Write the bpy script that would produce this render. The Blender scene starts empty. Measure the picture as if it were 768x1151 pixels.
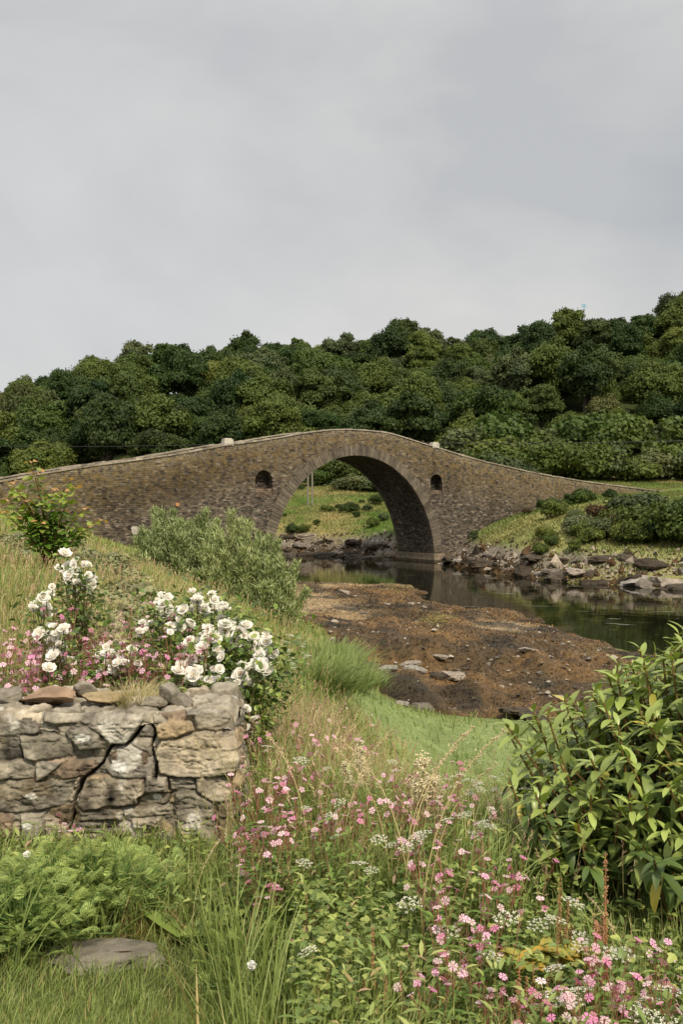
import bpy, math, random
import numpy as np
from mathutils import Matrix, Vector
random.seed(7); RNG = np.random.default_rng(7)
SC = bpy.context.scene
COL = SC.collection
F = 1119.0; EYE = 7.2; HZ = 560.0      # focal length in photo pixels, eye height over the water, horizon row

# ------------------------------------------------------------------ helpers
def lin(r, g, b):
    f = lambda v: (v/12.92 if v <= .04045 else ((v+.055)/1.055)**2.4)
    return (f(r/255), f(g/255), f(b/255))
def at(px, py, d):
    return ((px-384)/F*d, d, EYE-(py-HZ)/F*d)
def h3(ix, iy, iz, seed=0):
    n = (ix.astype(np.int64)*374761393 + iy.astype(np.int64)*668265263 + iz.astype(np.int64)*2147483647 + seed*974634777) & 0xffffffff
    n = ((n ^ (n >> 13))*1274126177) & 0xffffffff
    n = ((n ^ (n >> 16))*2246822519) & 0xffffffff
    return ((n ^ (n >> 15)) & 0xffffff)/float(0xffffff)
def vnoise(p, seed=0):
    p = np.asarray(p, float); i = np.floor(p); f = p-i; f = f*f*(3-2*f); i = i.astype(np.int64)
    r = 0
    for dx in (0, 1):
        wx = f[..., 0] if dx else 1-f[..., 0]
        for dy in (0, 1):
            wy = f[..., 1] if dy else 1-f[..., 1]
            for dz in (0, 1):
                wz = f[..., 2] if dz else 1-f[..., 2]
                r = r + wx*wy*wz*h3(i[..., 0]+dx, i[..., 1]+dy, i[..., 2]+dz, seed)
    return r*2-1
def fbm(p, oct=4, seed=0, gain=.5):
    p = np.asarray(p, float); r = 0; a = 1; s = 0
    for k in range(oct):
        r = r+a*vnoise(p*2**k+17.3*k, seed+k); s += a; a *= gain
    return r/s
def fb2(x, y, scale, oct=4, seed=0):
    return fbm(np.stack([np.asarray(x)/scale, np.asarray(y)/scale, np.zeros_like(np.asarray(x, float))], -1), oct, seed)
def sstep(a, b, x):
    t = np.clip((x-a)/(b-a), 0, 1); return t*t*(3-2*t)
def mesh(name, V, Fs, mats=(), col=None, uv=None, smooth=False, mi=None):
    """V (n,3); Fs list of (m,k) int arrays; col (n,3) point colours; uv (n,2) per vertex; mi list of material index per face array"""
    me = bpy.data.meshes.new(name)
    V = np.asarray(V, np.float32); Fs = [np.asarray(f, np.int32) for f in Fs]
    keep = [k for k, f in enumerate(Fs) if len(f)]
    if mi is not None: mi = [mi[k] for k in keep]
    Fs = [Fs[k] for k in keep]
    me.vertices.add(len(V)); me.vertices.foreach_set('co', V.ravel())
    loops = np.concatenate([f.ravel() for f in Fs]); tot = np.concatenate([np.full(len(f), f.shape[1], np.int32) for f in Fs])
    st = np.concatenate([[0], np.cumsum(tot)[:-1]]).astype(np.int32)
    me.loops.add(len(loops)); me.polygons.add(len(tot))
    me.loops.foreach_set('vertex_index', loops); me.polygons.foreach_set('loop_start', st); me.polygons.foreach_set('loop_total', tot)
    if mi is not None:
        me.polygons.foreach_set('material_index', np.concatenate([np.full(len(f), m, np.int32) for f, m in zip(Fs, mi)]))
    me.polygons.foreach_set('use_smooth', np.full(len(tot), bool(smooth)))
    for m in mats: me.materials.append(m)
    me.update(calc_edges=True)
    if col is not None:
        a = me.color_attributes.new('Col', 'FLOAT_COLOR', 'POINT')
        c = np.ones((len(V), 4), np.float32); c[:, :3] = np.clip(col, 0, 1); a.data.foreach_set('color', c.ravel())
    if uv is not None:
        u = me.uv_layers.new(name='UVMap'); u.data.foreach_set('uv', np.asarray(uv, np.float32)[loops].ravel())
    return me
def link(o, parent=None):
    COL.objects.link(o)
    if parent is not None: o.parent = parent
    return o
def tag(o, label=None, cat=None, group=None, kind=None):
    if label: o['label'] = label
    if cat: o['category'] = cat
    if group: o['group'] = group
    if kind: o['kind'] = kind
    return o
def single(name, me, label=None, cat=None, group=None, kind=None, loc=(0, 0, 0), rot=(0, 0, 0), sc=(1, 1, 1)):
    o = bpy.data.objects.new(name, me); o.location = loc; o.rotation_euler = rot; o.scale = sc
    return tag(link(o), label, cat, group, kind)
def thing(name, label, cat, group=None, loc=(0, 0, 0), rot=(0, 0, 0), sc=1.0, parts=()):
    """an Empty that parents its parts; parts: (name, mesh[, loc, rot, scale[, subparts]])"""
    e = bpy.data.objects.new(name, None); e.empty_display_size = .2
    e.location = loc; e.rotation_euler = rot; e.scale = (sc, sc, sc) if np.isscalar(sc) else sc
    link(e); tag(e, label, cat, group)
    addparts(e, parts); return e
def addparts(e, parts):
    for p in parts:
        o = bpy.data.objects.new(p[0], p[1])
        if len(p) > 2: o.location = p[2]
        if len(p) > 3: o.rotation_euler = p[3]
        if len(p) > 4: o.scale = (p[4],)*3 if np.isscalar(p[4]) else p[4]
        link(o, e)
        if len(p) > 5: addparts(o, p[5])
class MB:
    """collects pieces into one mesh"""
    def __init__(s): s.V = []; s.F = {}; s.C = []; s.n = 0
    def add(s, V, Fs, c=(1, 1, 1)):
        V = np.asarray(V, float).reshape(-1, 3)
        for f in Fs:
            f = np.asarray(f, int)
            if len(f): s.F.setdefault(f.shape[1], []).append(f+s.n)
        c = np.asarray(c, float); s.C.append(np.broadcast_to(c, (len(V), 3))); s.V.append(V); s.n += len(V)
    def tube(s, P, R, k=6, c=(1, 1, 1), cap=True):
        P = np.asarray(P, float); n = len(P); R = np.broadcast_to(np.asarray(R, float), (n,))
        T = np.gradient(P, axis=0); T /= np.linalg.norm(T, axis=1)[:, None]+1e-9
        up = np.array([0, 0, 1.]) if abs(T[0, 2]) < .9 else np.array([1., 0, 0])
        A = np.cross(T, up); A /= np.linalg.norm(A, axis=1)[:, None]+1e-9; B = np.cross(T, A)
        th = np.arange(k)*2*math.pi/k
        V = P[:, None]+R[:, None, None]*(np.cos(th)[None, :, None]*A[:, None]+np.sin(th)[None, :, None]*B[:, None])
        i = np.arange(n-1)[:, None]*k; j = np.arange(k)[None]; j2 = (j+1) % k
        q = np.stack([i+j, i+j2, i+k+j2, i+k+j], -1).reshape(-1, 4)
        fs = [q]
        if cap and k <= 8: fs += [np.arange(k)[None]+(n-1)*k]
        cc = np.asarray(c, float)
        if cc.ndim == 2: cc = np.repeat(cc, k, 0)
        s.add(V.reshape(-1, 3), fs, cc)
    def box(s, x0, y0, z0, x1, y1, z1, c=(1, 1, 1)):
        V = [(x, y, z) for x in (x0, x1) for y in (y0, y1) for z in (z0, z1)]
        s.add(V, [[(0, 1, 3, 2), (4, 6, 7, 5), (0, 4, 5, 1), (2, 3, 7, 6), (0, 2, 6, 4), (1, 5, 7, 3)]], c)
    def build(s, name, mat, smooth=False):
        return mesh(name, np.concatenate(s.V), [np.concatenate(v) for v in s.F.values()], [mat] if mat else [], np.concatenate(s.C), smooth=smooth)
def grid_faces(nu, nv, wrap=False):
    i = np.arange(nu-1)[:, None]*nv; j = np.arange(nv-1)[None]
    return np.stack([i+j, i+nv+j, i+nv+j+1, i+j+1], -1).reshape(-1, 4)
def frames(D, spin=None, rng=RNG):
    """rotation matrices whose local Y is direction D (n,3), local Z roughly up; columns X,Y,Z"""
    D = D/(np.linalg.norm(D, axis=1)[:, None]+1e-9)
    up = np.tile([0, 0, 1.], (len(D), 1)); bad = np.abs(D[:, 2]) > .97; up[bad] = [1., 0, 0]
    X = np.cross(D, up); X /= np.linalg.norm(X, axis=1)[:, None]+1e-9; Z = np.cross(X, D)
    if spin is not None:
        c, s_ = np.cos(spin)[:, None], np.sin(spin)[:, None]; X, Z = X*c+Z*s_, Z*c-X*s_
    return np.stack([X, D, Z], -1)
def scatter(BV, BF, P, M, S, C=None, BC=None):
    """copy base verts to positions P with frames M, scales S (n,) or (n,3); returns V, faces, colours"""
    BV = np.asarray(BV, float); n = len(P); S = np.asarray(S, float)
    if S.ndim == 1: S = np.repeat(S[:, None], 3, 1)
    L = BV[None]*S[:, None]
    V = np.einsum('nij,nkj->nki', M, L)+P[:, None]
    fs = [(np.asarray(f)[None]+(np.arange(n)*len(BV))[:, None, None]).reshape(-1, np.asarray(f).shape[1]) for f in BF]
    cc = np.ones((n, len(BV), 3))
    if C is not None: cc = cc*np.asarray(C)[:, None]
    if BC is not None: cc = cc*np.asarray(BC)[None]
    return V.reshape(-1, 3), fs, cc.reshape(-1, 3)
def rdirs(n, rng=RNG):
    d = rng.normal(size=(n, 3)); return d/np.linalg.norm(d, axis=1)[:, None]

# ------------------------------------------------------------------ materials
def newmat(name):
    m = bpy.data.materials.new(name); m.use_nodes = True; nt = m.node_tree
    return m, nt, nt.nodes['Principled BSDF'], nt.nodes['Material Output']
def N(nt, t, **kw):
    n = nt.nodes.new(t)
    for k, v in kw.items():
        if k in n.inputs: n.inputs[k].default_value = v
        else: setattr(n, k, v)
    return n
def mixc(nt, a, b, fac, mode='MIX'):
    n = nt.nodes.new('ShaderNodeMix'); n.data_type = 'RGBA'; n.blend_type = mode
    for v, i in ((fac, 0), (a, 6), (b, 7)):
        if hasattr(v, 'is_linked') or hasattr(v, 'links'): nt.links.new(v, n.inputs[i])
        elif i == 0: n.inputs[0].default_value = v
        else: n.inputs[i].default_value = (*v[:3], 1)
    return n.outputs[2]
def math_(nt, op, a, b=None, c=None):
    n = nt.nodes.new('ShaderNodeMath'); n.operation = op
    for k, v in enumerate((a, b, c)):
        if v is None: continue
        if hasattr(v, 'links'): nt.links.new(v, n.inputs[k])
        else: n.inputs[k].default_value = v
    return n.outputs[0]
def maprange(nt, v, a, b, c=0, d=1):
    n = N(nt, 'ShaderNodeMapRange'); nt.links.new(v, n.inputs[0])
    for k, x in zip((1, 2, 3, 4), (a, b, c, d)): n.inputs[k].default_value = x
    return n.outputs[0]
def noise(nt, vec, scale, detail=4, rough=.55, dist=0):
    n = N(nt, 'ShaderNodeTexNoise', Scale=scale, Detail=detail, Roughness=rough, Distortion=dist)
    if vec is not None: nt.links.new(vec, n.inputs['Vector'])
    return n.outputs['Fac']
def bump(nt, h, strength, dist, bsdf):
    b = N(nt, 'ShaderNodeBump', Strength=strength, Distance=dist); nt.links.new(h, b.inputs['Height']); nt.links.new(b.outputs[0], bsdf.inputs['Normal'])
def objco(nt, gen='Object'):
    return N(nt, 'ShaderNodeTexCoord').outputs[gen]
def leafmat(name, trans=.3, rough=.5, spec=.3, tint=(1, 1, 1), vary=.12, tcol=(1.15, 1.25, .55), mottled=None):
    m, nt, b, out = newmat(name); L = nt.links.new
    a = N(nt, 'ShaderNodeAttribute', attribute_name='Col').outputs['Color']
    c = mixc(nt, a, tint, 1.0, 'MULTIPLY')
    if vary:
        oi = N(nt, 'ShaderNodeObjectInfo').outputs['Random']
        hsv = N(nt, 'ShaderNodeHueSaturation'); L(c, hsv.inputs['Color'])
        L(maprange(nt, oi, 0, 1, .5-vary*.12, .5+vary*.1), hsv.inputs['Hue']); L(maprange(nt, oi, 0, 1, 1+vary, 1-vary), hsv.inputs['Value'])
        c = hsv.outputs[0]
    if mottled:
        nz = noise(nt, objco(nt), mottled, 3); c = mixc(nt, c, (.5, .55, .4), maprange(nt, nz, .45, .75, 0, .5), 'MULTIPLY')
    L(c, b.inputs['Base Color']); b.inputs['Roughness'].default_value = rough; b.inputs['Specular IOR Level'].default_value = spec
    if trans > 0:
        t = N(nt, 'ShaderNodeBsdfTranslucent'); L(mixc(nt, c, tcol, 1.0, 'MULTIPLY'), t.inputs['Color'])
        mx = N(nt, 'ShaderNodeMixShader', Fac=trans); L(b.outputs[0], mx.inputs[1]); L(t.outputs[0], mx.inputs[2]); L(mx.outputs[0], out.inputs[0])
    return m
def attrmat(name, rough=.8, spec=.2, nscale=8., nstr=.4, bstr=.5, bdist=.02, dark=.55, light=1.35):
    m, nt, b, out = newmat(name); L = nt.links.new
    a = N(nt, 'ShaderNodeAttribute', attribute_name='Col').outputs['Color']
    co = objco(nt); n1 = noise(nt, co, nscale, 6, .6)
    c = mixc(nt, a, (dark, dark, dark), maprange(nt, n1, .5, .3, 0, nstr), 'MULTIPLY')
    c = mixc(nt, c, (light, light, light*.97), maprange(nt, n1, .5, .72, 0, nstr), 'MULTIPLY')
    L(c, b.inputs['Base Color']); b.inputs['Roughness'].default_value = rough; b.inputs['Specular IOR Level'].default_value = spec
    bump(nt, noise(nt, co, nscale*2.2, 8, .65), bstr, bdist, b)
    return m
# ------------------------------------------------------------------ terrain height
CP = [(0,-3,5.6),(-4,-3,5.65),(4,-3,5.5),(0,0,5.6),(-2,0,5.6),(2,0,5.55),(0,3,5.6),(-1.6,4.6,5.6),(-.5,4.6,5.6),(1.5,3,5.5),(1.5,4.5,5.42),(-2,2.5,5.6),(-.2,6,5.4),(3,6,5.15),(3,3.5,5.45),(-1,7,5.6),
(-3,8,5.68),(-3.4,10,5.72),(-1.7,10,5.5),(-6.9,20,5.85),(-10.3,30,6.0),(-15.4,45,6.15),(-24,70,6.2),(-10,18,5.9),(-22,45,6.4),
(-.9,9.5,5.05),(.3,9.5,4.45),(1.2,8,4.4),(2.1,8,4.3),(4,8,4.6),(.6,6.5,4.9),(1.4,6.2,4.8),(-1.0,13,4.85),(-2.8,17,5.2),(-4.6,22,5.3),(-7.1,28,5.55),(-12.0,36,5.9),(-17,50,5.9),
(-.45,20,3.75),(.4,26,2.2),(1.2,30,1.1),(2.9,27.5,1.15),(4.6,24,1.35),(1.8,20,2.2),(2.0,14,2.85),(.9,11.5,3.7),(2.4,11,3.35),(.7,17,2.9),(4.5,16,2.6),(6,12,3.5),(8,18,2.4),(12,14,3.4),(-.6,14.5,4.5),
(-2.0,24,4.2),(-2.5,32,2.9),(-7.8,40,2.4),(-4,40,1.9),(-2.3,43,1.4),(-9.5,42,3.6),(-9,36,4.9),(-13,55,4.6),(-15,65,4.0),(-9,60,2.0),(-22,87,3.1),(-17,88,2.4),(-20,78,3.6),(-12,80,1.7),(-10,93,.9),(-28,83,5.2),
(-2.5,57,.62),(-4.3,72,.55),(-7,90,.4),(0,40,1.0),(3,35,.85),(6,38,.7),(12,32,.75),(7.5,26.5,1.15),(14,24,1.4),(22,31,.35),(15.4,42,.0),(13.5,47,0),(18.2,37.5,0),(26.5,32.5,0),(25,22,2),(40,20,2.5),(17,50,-.7),(24,44,-.9),(20,41,-.5),(12,51.2,0),(10.9,56,0.02),(9.8,62,0),(5.9,77,0),(4.7,80.5,0),(-3.2,84,0),(-6.3,93,0),
(0,60,.36),(4,55,.36),(2,70,.2),(7,45,.5),(11,42,.32),
(0,95,-1.6),(8,90,-1.6),(20,62,-1.6),(35,50,-1.5),(-2,110,-1.6),(12,74,-1.4),(28,66,-1.3),(60,35,-1.5),
(-8.3,127,0),(4,120.5,0),(9.5,114,0.1),(12.3,108,.1),(14.5,99,0),(17.3,89.5,0),(22,83,0),(26.8,78,0),(45,65,0),(70,55,0),
(-30,130,.3),(-60,150,.3),(-20,106,1.2),(-42,108,4),(-28,119,-1.2),(-55,128,-1.2),
(-9.3,132,2.7),(3.5,127,2.6),(9.5,120,2.6),(-5,150,6.0),(3,150,6.4),(15,150,6.6),(0,165,8.4),(0,180,11),(-30,145,4.5),(-60,165,5),
(14.2,108,1.9),(16,101,2.5),(18.7,94,2.3),(23,88,2.1),(28,84,1.9),(19,106,3.8),(21,108,4.6),(27,115,6.6),(26.8,97,4.0),(32,93,3.9),(34,105,6.0),(48,72,3.2),(17,117,3.9),(19,123,4.6),(28,128,7.2),(42,137,8.0),(45,120,7.4),(60,115,8),(60,145,9),(54,165,9.5),(30,160,8.8),(80,90,6),(90,140,11),
(-60,185,6),(-90,200,8),(-50,197,10),(0,195,14),(40,190,14),(80,190,13),(-75,235,19),(-20,240,27),(30,240,29),(80,240,33),(110,190,14),
(-94,272,24),(-62,275,34),(-25,283,37),(17,287,40),(55,290,44),(87,290,47),(104,290,50),(150,290,60),(-150,260,28),(-130,200,10),(180,200,20),
(-94,330,30),(0,340,40),(100,340,52),(170,350,50),(-170,340,25),(0,440,30),(200,440,40),(-200,440,20)]
CP = np.array(CP, float)
def _uv(x, y):
    yc = np.clip(y, -4, 600); return x/(yc+10), np.log(yc+10)
def _ker(r2): return np.where(r2 > 1e-12, .5*r2*np.log(r2+1e-12), 0)
_cu, _cv = _uv(CP[:, 0], CP[:, 1]); n_ = len(CP)
_K = _ker((_cu[:, None]-_cu)**2+(_cv[:, None]-_cv)**2)+np.eye(n_)*2e-4
_P = np.stack([np.ones(n_), _cu, _cv], 1)
_A = np.block([[_K, _P], [_P.T, np.zeros((3, 3))]])
_w = np.linalg.solve(_A, np.concatenate([CP[:, 2], np.zeros(3)]))
def base_h(x, y):
    x = np.asarray(x, float); y = np.asarray(y, float); sh = x.shape; x = x.ravel(); y = y.ravel(); out = np.empty(len(x))
    for k in range(0, len(x), 20000):
        u, v = _uv(x[k:k+20000], y[k:k+20000]); u = np.clip(u, -.75, .75)
        out[k:k+20000] = _ker((u[:, None]-_cu)**2+(v[:, None]-_cv)**2)@_w[:n_]+_w[n_]+_w[n_+1]*u+_w[n_+2]*v
    return np.clip(out, -3, 75).reshape(sh)
def gz(x, y):
    x = np.asarray(x, float); y = np.asarray(y, float)
    h = base_h(x, y); d = np.abs(y)+4
    amp = np.clip(d*.006, .02, .9); sc = np.clip(d*.06, .5, 12)
    n = fb2(x, y, 1.1, 3, 3)*.03+fb2(x, y, 4.5, 4, 5)*np.clip(d*.004, .03, .3)+fb2(x, y, 16, 3, 9)*sstep(100, 220, d)*2.0
    wl = sstep(-.2, .8, h)                      # keep the waterline where it is
    rocky = sstep(84, 98, y+.25*x)*sstep(3.2, 1.2, h)*sstep(-1, .1, h)
    return h+n*(.25+.75*wl)+rocky*(fb2(x, y, 2.2, 5, 21)*1.3)
KP = np.array([(-7.2,95),(-4.6,72),(-2.7,57),(-.3,40),(.9,31.5),(2.9,28.6),(6,28),(7.5,25.5),(12,24),(30,19),(60,18),(60,26),(26,32),(18,37),(15.2,41.5),(13.4,47),(12.5,52.5),(11.9,57),(10.3,63.5),(6.5,78.5),(5,82),(-3.2,86),(-6.3,95)], float)
def poly_sd(P, x, y):
    """signed distance to polygon, positive inside"""
    x = np.asarray(x, float); y = np.asarray(y, float); d = np.full(x.shape, 1e9); ins = np.zeros(x.shape, bool)
    for (ax, ay), (bx, by) in zip(P, np.roll(P, -1, 0)):
        ex, ey = bx-ax, by-ay; t = np.clip(((x-ax)*ex+(y-ay)*ey)/(ex*ex+ey*ey+1e-12), 0, 1)
        d = np.minimum(d, np.hypot(x-ax-t*ex, y-ay-t*ey))
        c = (ay > y) != (by > y); ins ^= c & (x < (bx-ax)*(y-ay)/(by-ay+1e-12)+ax)
    return np.where(ins, d, -d)
def kelp_mask(x, y):
    return poly_sd(KP, x, y)+fb2(x, y, 3.0, 3, 31)*np.clip(np.asarray(y)*.03, .4, 2.2)

# ------------------------------------------------------------------ ground sheet
def axis(lo, hi, n, k):
    u = np.linspace(math.asinh(lo/k), math.asinh(hi/k), n); return np.sinh(u)*k
gx = axis(-330, 330, 460, 7.0); gy = axis(-34, 700, 560, 6.0)+2.0
X, Y = np.meshgrid(gx, gy, indexing='ij'); Z = gz(X, Y)
far = sstep(340, 690, Y)+sstep(220, 320, np.abs(X)); Z = Z*(1-np.clip(far, 0, 1)*.7)
km = kelp_mask(X, Y)
g_grass = np.array(lin(122, 132, 78)); g_lawn = np.array(lin(124, 138, 88)); g_dry = np.array(lin(158, 150, 98)); g_soil = np.array(lin(70, 62, 44))
g_kelp = np.array(lin(96, 74, 46)); g_rock = np.array(lin(118, 110, 100)); g_wood = np.array(lin(58, 66, 36)); g_bed = np.array(lin(52, 46, 32))
n1 = fb2(X, Y, 6, 5, 41)[..., None]; n2 = fb2(X, Y, 1.2, 4, 43)[..., None]
C = g_grass+(g_dry-g_grass)*np.clip(.35+n1*.9+n2*.4, 0, 1)
near = (sstep(16, 9, Y)*sstep(2.9, 3.3, Y+X*0))[..., None]; C = C*(1-near*.75)+g_soil*.9*near*.75
lawn = (sstep(10.5, 13, Y)*sstep(3.9, 3.3, Z)*sstep(-.6, .6, X-(Y-20)*.02)*(Y < 32))[..., None]; C = C*(1-lawn)+(g_lawn*(1+.25*n2+.2*n1))*lawn
fieldm = (sstep(120, 128, Y)*sstep(195, 180, Y))[..., None]
C = C*(1-fieldm)+fieldm*(np.array(lin(106, 114, 60))+(np.array(lin(150, 134, 88))-np.array(lin(100, 114, 54)))*np.clip(n1*1.6+n2*.6, -.35, 1))
wood = sstep(178, 190, Y)[..., None]; C = C*(1-wood)+g_wood*wood
rk = (sstep(84, 98, Y+.25*X)*sstep(2.7, 2.0, Z+n1[..., 0]*.8)*(Y < 140))[..., None]
lowd = sstep(.9, .35, Z+n2[..., 0]*.5)[..., None]
C = C*(1-rk)+rk*((g_rock*(1+n2*.6))*(1-lowd)+lowd*g_kelp*.55)
kk = sstep(-.3, .5, km)[..., None]; C = C*(1-kk)+g_kelp*.6*kk
bd = sstep(.02, -.15, Z)[..., None]; C = C*(1-bd)+g_bed*bd
m_ground = attrmat('ground_mat', rough=.95, spec=.1, nscale=1.7, nstr=.5, bstr=.6, bdist=.12, dark=.6, light=1.3)
me = mesh('ground', np.stack([X, Y, Z], -1).reshape(-1, 3), [grid_faces(len(gx), len(gy))], [m_ground], C.reshape(-1, 3), smooth=True)
single('ground', me, kind='structure')

# water
m, nt, b, out = newmat('water_mat'); L = nt.links.new
b.inputs['Base Color'].default_value = (0.010, .010, .005, 1); b.inputs['Roughness'].default_value = .035; b.inputs['IOR'].default_value = 1.33
b.inputs['Specular IOR Level'].default_value = .5
co = objco(nt); mp = N(nt, 'ShaderNodeMapping'); mp.inputs['Scale'].default_value = (1, .8, 1); L(co, mp.inputs[0])
nA = noise(nt, mp.outputs[0], .9, 3, .5, .6); nB = noise(nt, mp.outputs[0], 5, 3, .5, .3)
bump(nt, math_(nt, 'ADD', math_(nt, 'MULTIPLY', nA, 1.0), math_(nt, 'MULTIPLY', nB, .12)), .08, .10, b)
wx = np.array([-330, 330.]); wy = np.array([8, 340.])
W = np.array([(-330, 15, 0), (330, 15, 0), (330, 185, 0), (-330, 185, 0)], float)
single('water', mesh('water', W, [[(0, 1, 2, 3)]], [m]), kind='structure')

# seaweed bed: lumpy weed over the foreshore
xs = np.concatenate([np.arange(-8.5, 14, .13), np.arange(14, 34, .6)]); ys = 23+np.cumsum(np.clip(np.linspace(.1, .34, 330), .1, .34)); ys = ys[ys < 92]
X, Y = np.meshgrid(xs, ys, indexing='ij'); km = kelp_mask(X, Y); Z0 = gz(X, Y)
l1 = fb2(X, Y, .55, 3, 51); l2 = fb2(X, Y, 1.9, 3, 53); l3 = fb2(X, Y*.6, 6, 3, 55)
rid = 1-np.abs(fb2(X, Y, 1.6, 3, 57))*2.2
bank = np.exp(-((Y-(37.5+.05*X))/2.0)**2)*sstep(0, 2, X)*sstep(12, 7, X)
bank2 = np.exp(-((Y-(31.6+.12*(X-1)))/1.4)**2)*sstep(.6, 2, X)*sstep(9, 5, X)
bare = sstep(.05, .4, fb2(X*.8, Y*.35, 5, 3, 59)+.25*sstep(40, 60, Y)-.1+.6*np.exp(-((X-8.5-(Y-52)*-.12)/3.2)**2-((Y-53)/6.0)**2))
lump = (.14*l1+.36*np.clip(l2+.1, -.3, 1)+.12*rid)*(1-.75*bare)+.75*bank*(.6+l1*.8+l2*.5)+.45*bank2*(.7+l1*.8+l2*.5)
edge = sstep(-.1, .7, km)
Zk = Z0+(lump+.05)*edge-.35*(1-edge)
ca = np.array(lin(128, 99, 60)); cb = np.array(lin(90, 72, 46)); cc_ = np.array(lin(146, 136, 72)); cd = np.array(lin(170, 146, 108)); ce = np.array(lin(50, 44, 32))
s1 = fb2(X, Y, 2.6, 5, 61)[..., None]; s2 = fb2(X, Y, .5, 4, 63)[..., None]; s3 = fb2(X, Y*.5, 4.5, 4, 65)[..., None]
C = ca+(cb-ca)*np.clip(.45+s1*2.2+s2*.9, 0, 1)
yl = (sstep(.1, .5, s3[..., 0]+.2*s2[..., 0])*sstep(36, 44, Y))[..., None]*.6; C = C*(1-yl)+cc_*yl
br = (bare*sstep(38, 46, Y))[..., None]; C = C*(1-br*.9)+cd*(1+s2*.4)*br*.9
dk = sstep(.02, .35, fb2(X, Y*.8, 1.8, 5, 67)+.25*np.clip(-l2, 0, 1))[..., None]; C = C*(1-dk*.8)+ce*dk*.8
wet = sstep(.22, .05, Zk)[..., None]; C = C*(1-.35*wet)
f = grid_faces(len(xs), len(ys)); ef = (edge.ravel() > .01); f = f[ef[f].any(1)]
used = np.unique(f); rm = np.full(X.size, -1); rm[used] = np.arange(len(used))
m_weed = attrmat('seaweed_mat', rough=.55, spec=.4, nscale=6, nstr=.55, bstr=1, bdist=.1, dark=.5, light=1.5)
KX, KY, KZ, KE = X, Y, Zk, edge
Vg = np.stack([X, Y, Zk], -1).reshape(-1, 3)[used]; Cg = C.reshape(-1, 3)[used]
# fronds
nf = 150000
d = 25*(88/25)**RNG.random(nf); x = RNG.uniform(-8, 14, nf); k = kelp_mask(x, d) > .25; d = d[k]; x = x[k]
ix = np.clip(np.searchsorted(xs, x), 0, len(xs)-1); iy = np.clip(np.searchsorted(ys, d), 0, len(ys)-1); z = Zk[ix, iy]; k = (z > .03) & (bare[ix, iy] < RNG.random(len(x))+.15); x, d, z, ix, iy = x[k], d[k], z[k], ix[k], iy[k]
n = len(x); D = rdirs(n); D[:, 2] *= .35
BV = [(-.5, 0, 0), (.5, 0, 0), (.6, .5, .12), (-.6, .5, .12), (.1, 1, -.1), (-.1, 1, -.1)]; BF = [[(0, 1, 2, 3), (3, 2, 4, 5)]]
S = np.stack([RNG.uniform(.015, .045, n), RNG.uniform(.06, .16, n), RNG.uniform(.1, .3, n)], 1)*np.clip(d/40, .8, 1.6)[:, None]
cf = C[ix, iy]*np.exp(RNG.normal(0, .38, n))[:, None]*(1+.12*RNG.normal(0, 1, (n, 1))*np.array([1, 0, -1]))
Vf, Ff, Cf = scatter(BV, BF, np.stack([x, d, z+.01], 1), frames(D), S, cf)
single('seaweed', mesh('seaweed', np.concatenate([Vg, Vf]), [rm[f], Ff[0]+len(Vg)], [m_weed], np.concatenate([Cg, Cf]), smooth=True), 'rust brown seaweed and shingle covering the bare tidal shore', 'seaweed', kind='stuff')
def kz(x, y):
    i = int(np.clip(np.searchsorted(xs, x), 0, len(xs)-1)); j = int(np.clip(np.searchsorted(ys, y), 0, len(ys)-1)); return float(KZ[i, j])
# thin rafts of weed and foam drifting on the water
rng = np.random.default_rng(88); mb = MB(); mf_ = MB()
for k in range(70):
    y = rng.uniform(53, 95); x = rng.uniform(.02, .36)*y
    if float(gz(x, y)) > -.25: continue
    n = 12; a = np.arange(n)*2*math.pi/n; r = rng.uniform(.5, 1.3, n); L_, w_ = rng.uniform(.25, 1.1), rng.uniform(.03, .10); th_ = rng.normal(-.25, .25); u, v = np.cos(a)*r*L_, np.sin(a)*r*w_
    V = np.stack([x+u*math.cos(th_)-v*math.sin(th_), y+u*math.sin(th_)+v*math.cos(th_), np.full(n, .006)], 1); mb.add(V, [[tuple(range(n))]], (np.array(lin(150, 148, 136)) if rng.random() < .5 else np.array(lin(96, 84, 52)))*rng.uniform(.7, 1.2))
single('floating_weed', mb.build('floating_weed', m_weed), 'thin streaks of foam and weed drifting on the dark water', 'floating weed', kind='stuff')

rng = np.random.default_rng(93); n = 3800; y = 27*(84/27)**rng.random(n); x = rng.uniform(-6, 13, n); k = (kelp_mask(x, y) > .3) & (rng.random(n) < .25+.9*np.clip(fb2(x, y*.6, 3.5, 3, 95)+.1, 0, 1)+.5*(np.abs(y-37.5) < 2.5)); x, y = x[k], y[k]; z = np.array([kz(a, b_) for a, b_ in zip(x, y)]); k = z > .04; x, y, z = x[k], y[k], z[k]; n = len(x)
PV = np.array([(1, 0, 0), (.5, .85, .1), (-.5, .9, 0), (-1, 0, .05), (-.45, -.8, 0), (.55, -.85, 0), (.35, .3, .5), (-.45, .25, .55), (-.1, -.45, .45)]); PF = [np.array([(6, 7, 8), (0, 1, 6), (1, 2, 7), (1, 7, 6), (2, 3, 7), (3, 4, 8), (3, 8, 7), (4, 5, 8), (5, 0, 6), (5, 6, 8)])]
V, f, C = scatter(PV, PF, np.stack([x, y, z-.01], 1), frames(np.stack([rng.normal(0, 1, n), rng.normal(0, 1, n), rng.normal(0, .15, n)], 1)), np.exp(rng.normal(-2.75, .5, n)), np.array([lin(176, 166, 150), lin(130, 122, 112), lin(84, 74, 62), lin(196, 186, 172)])[rng.choice(4, n, p=[.25, .3, .35, .1])])
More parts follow.
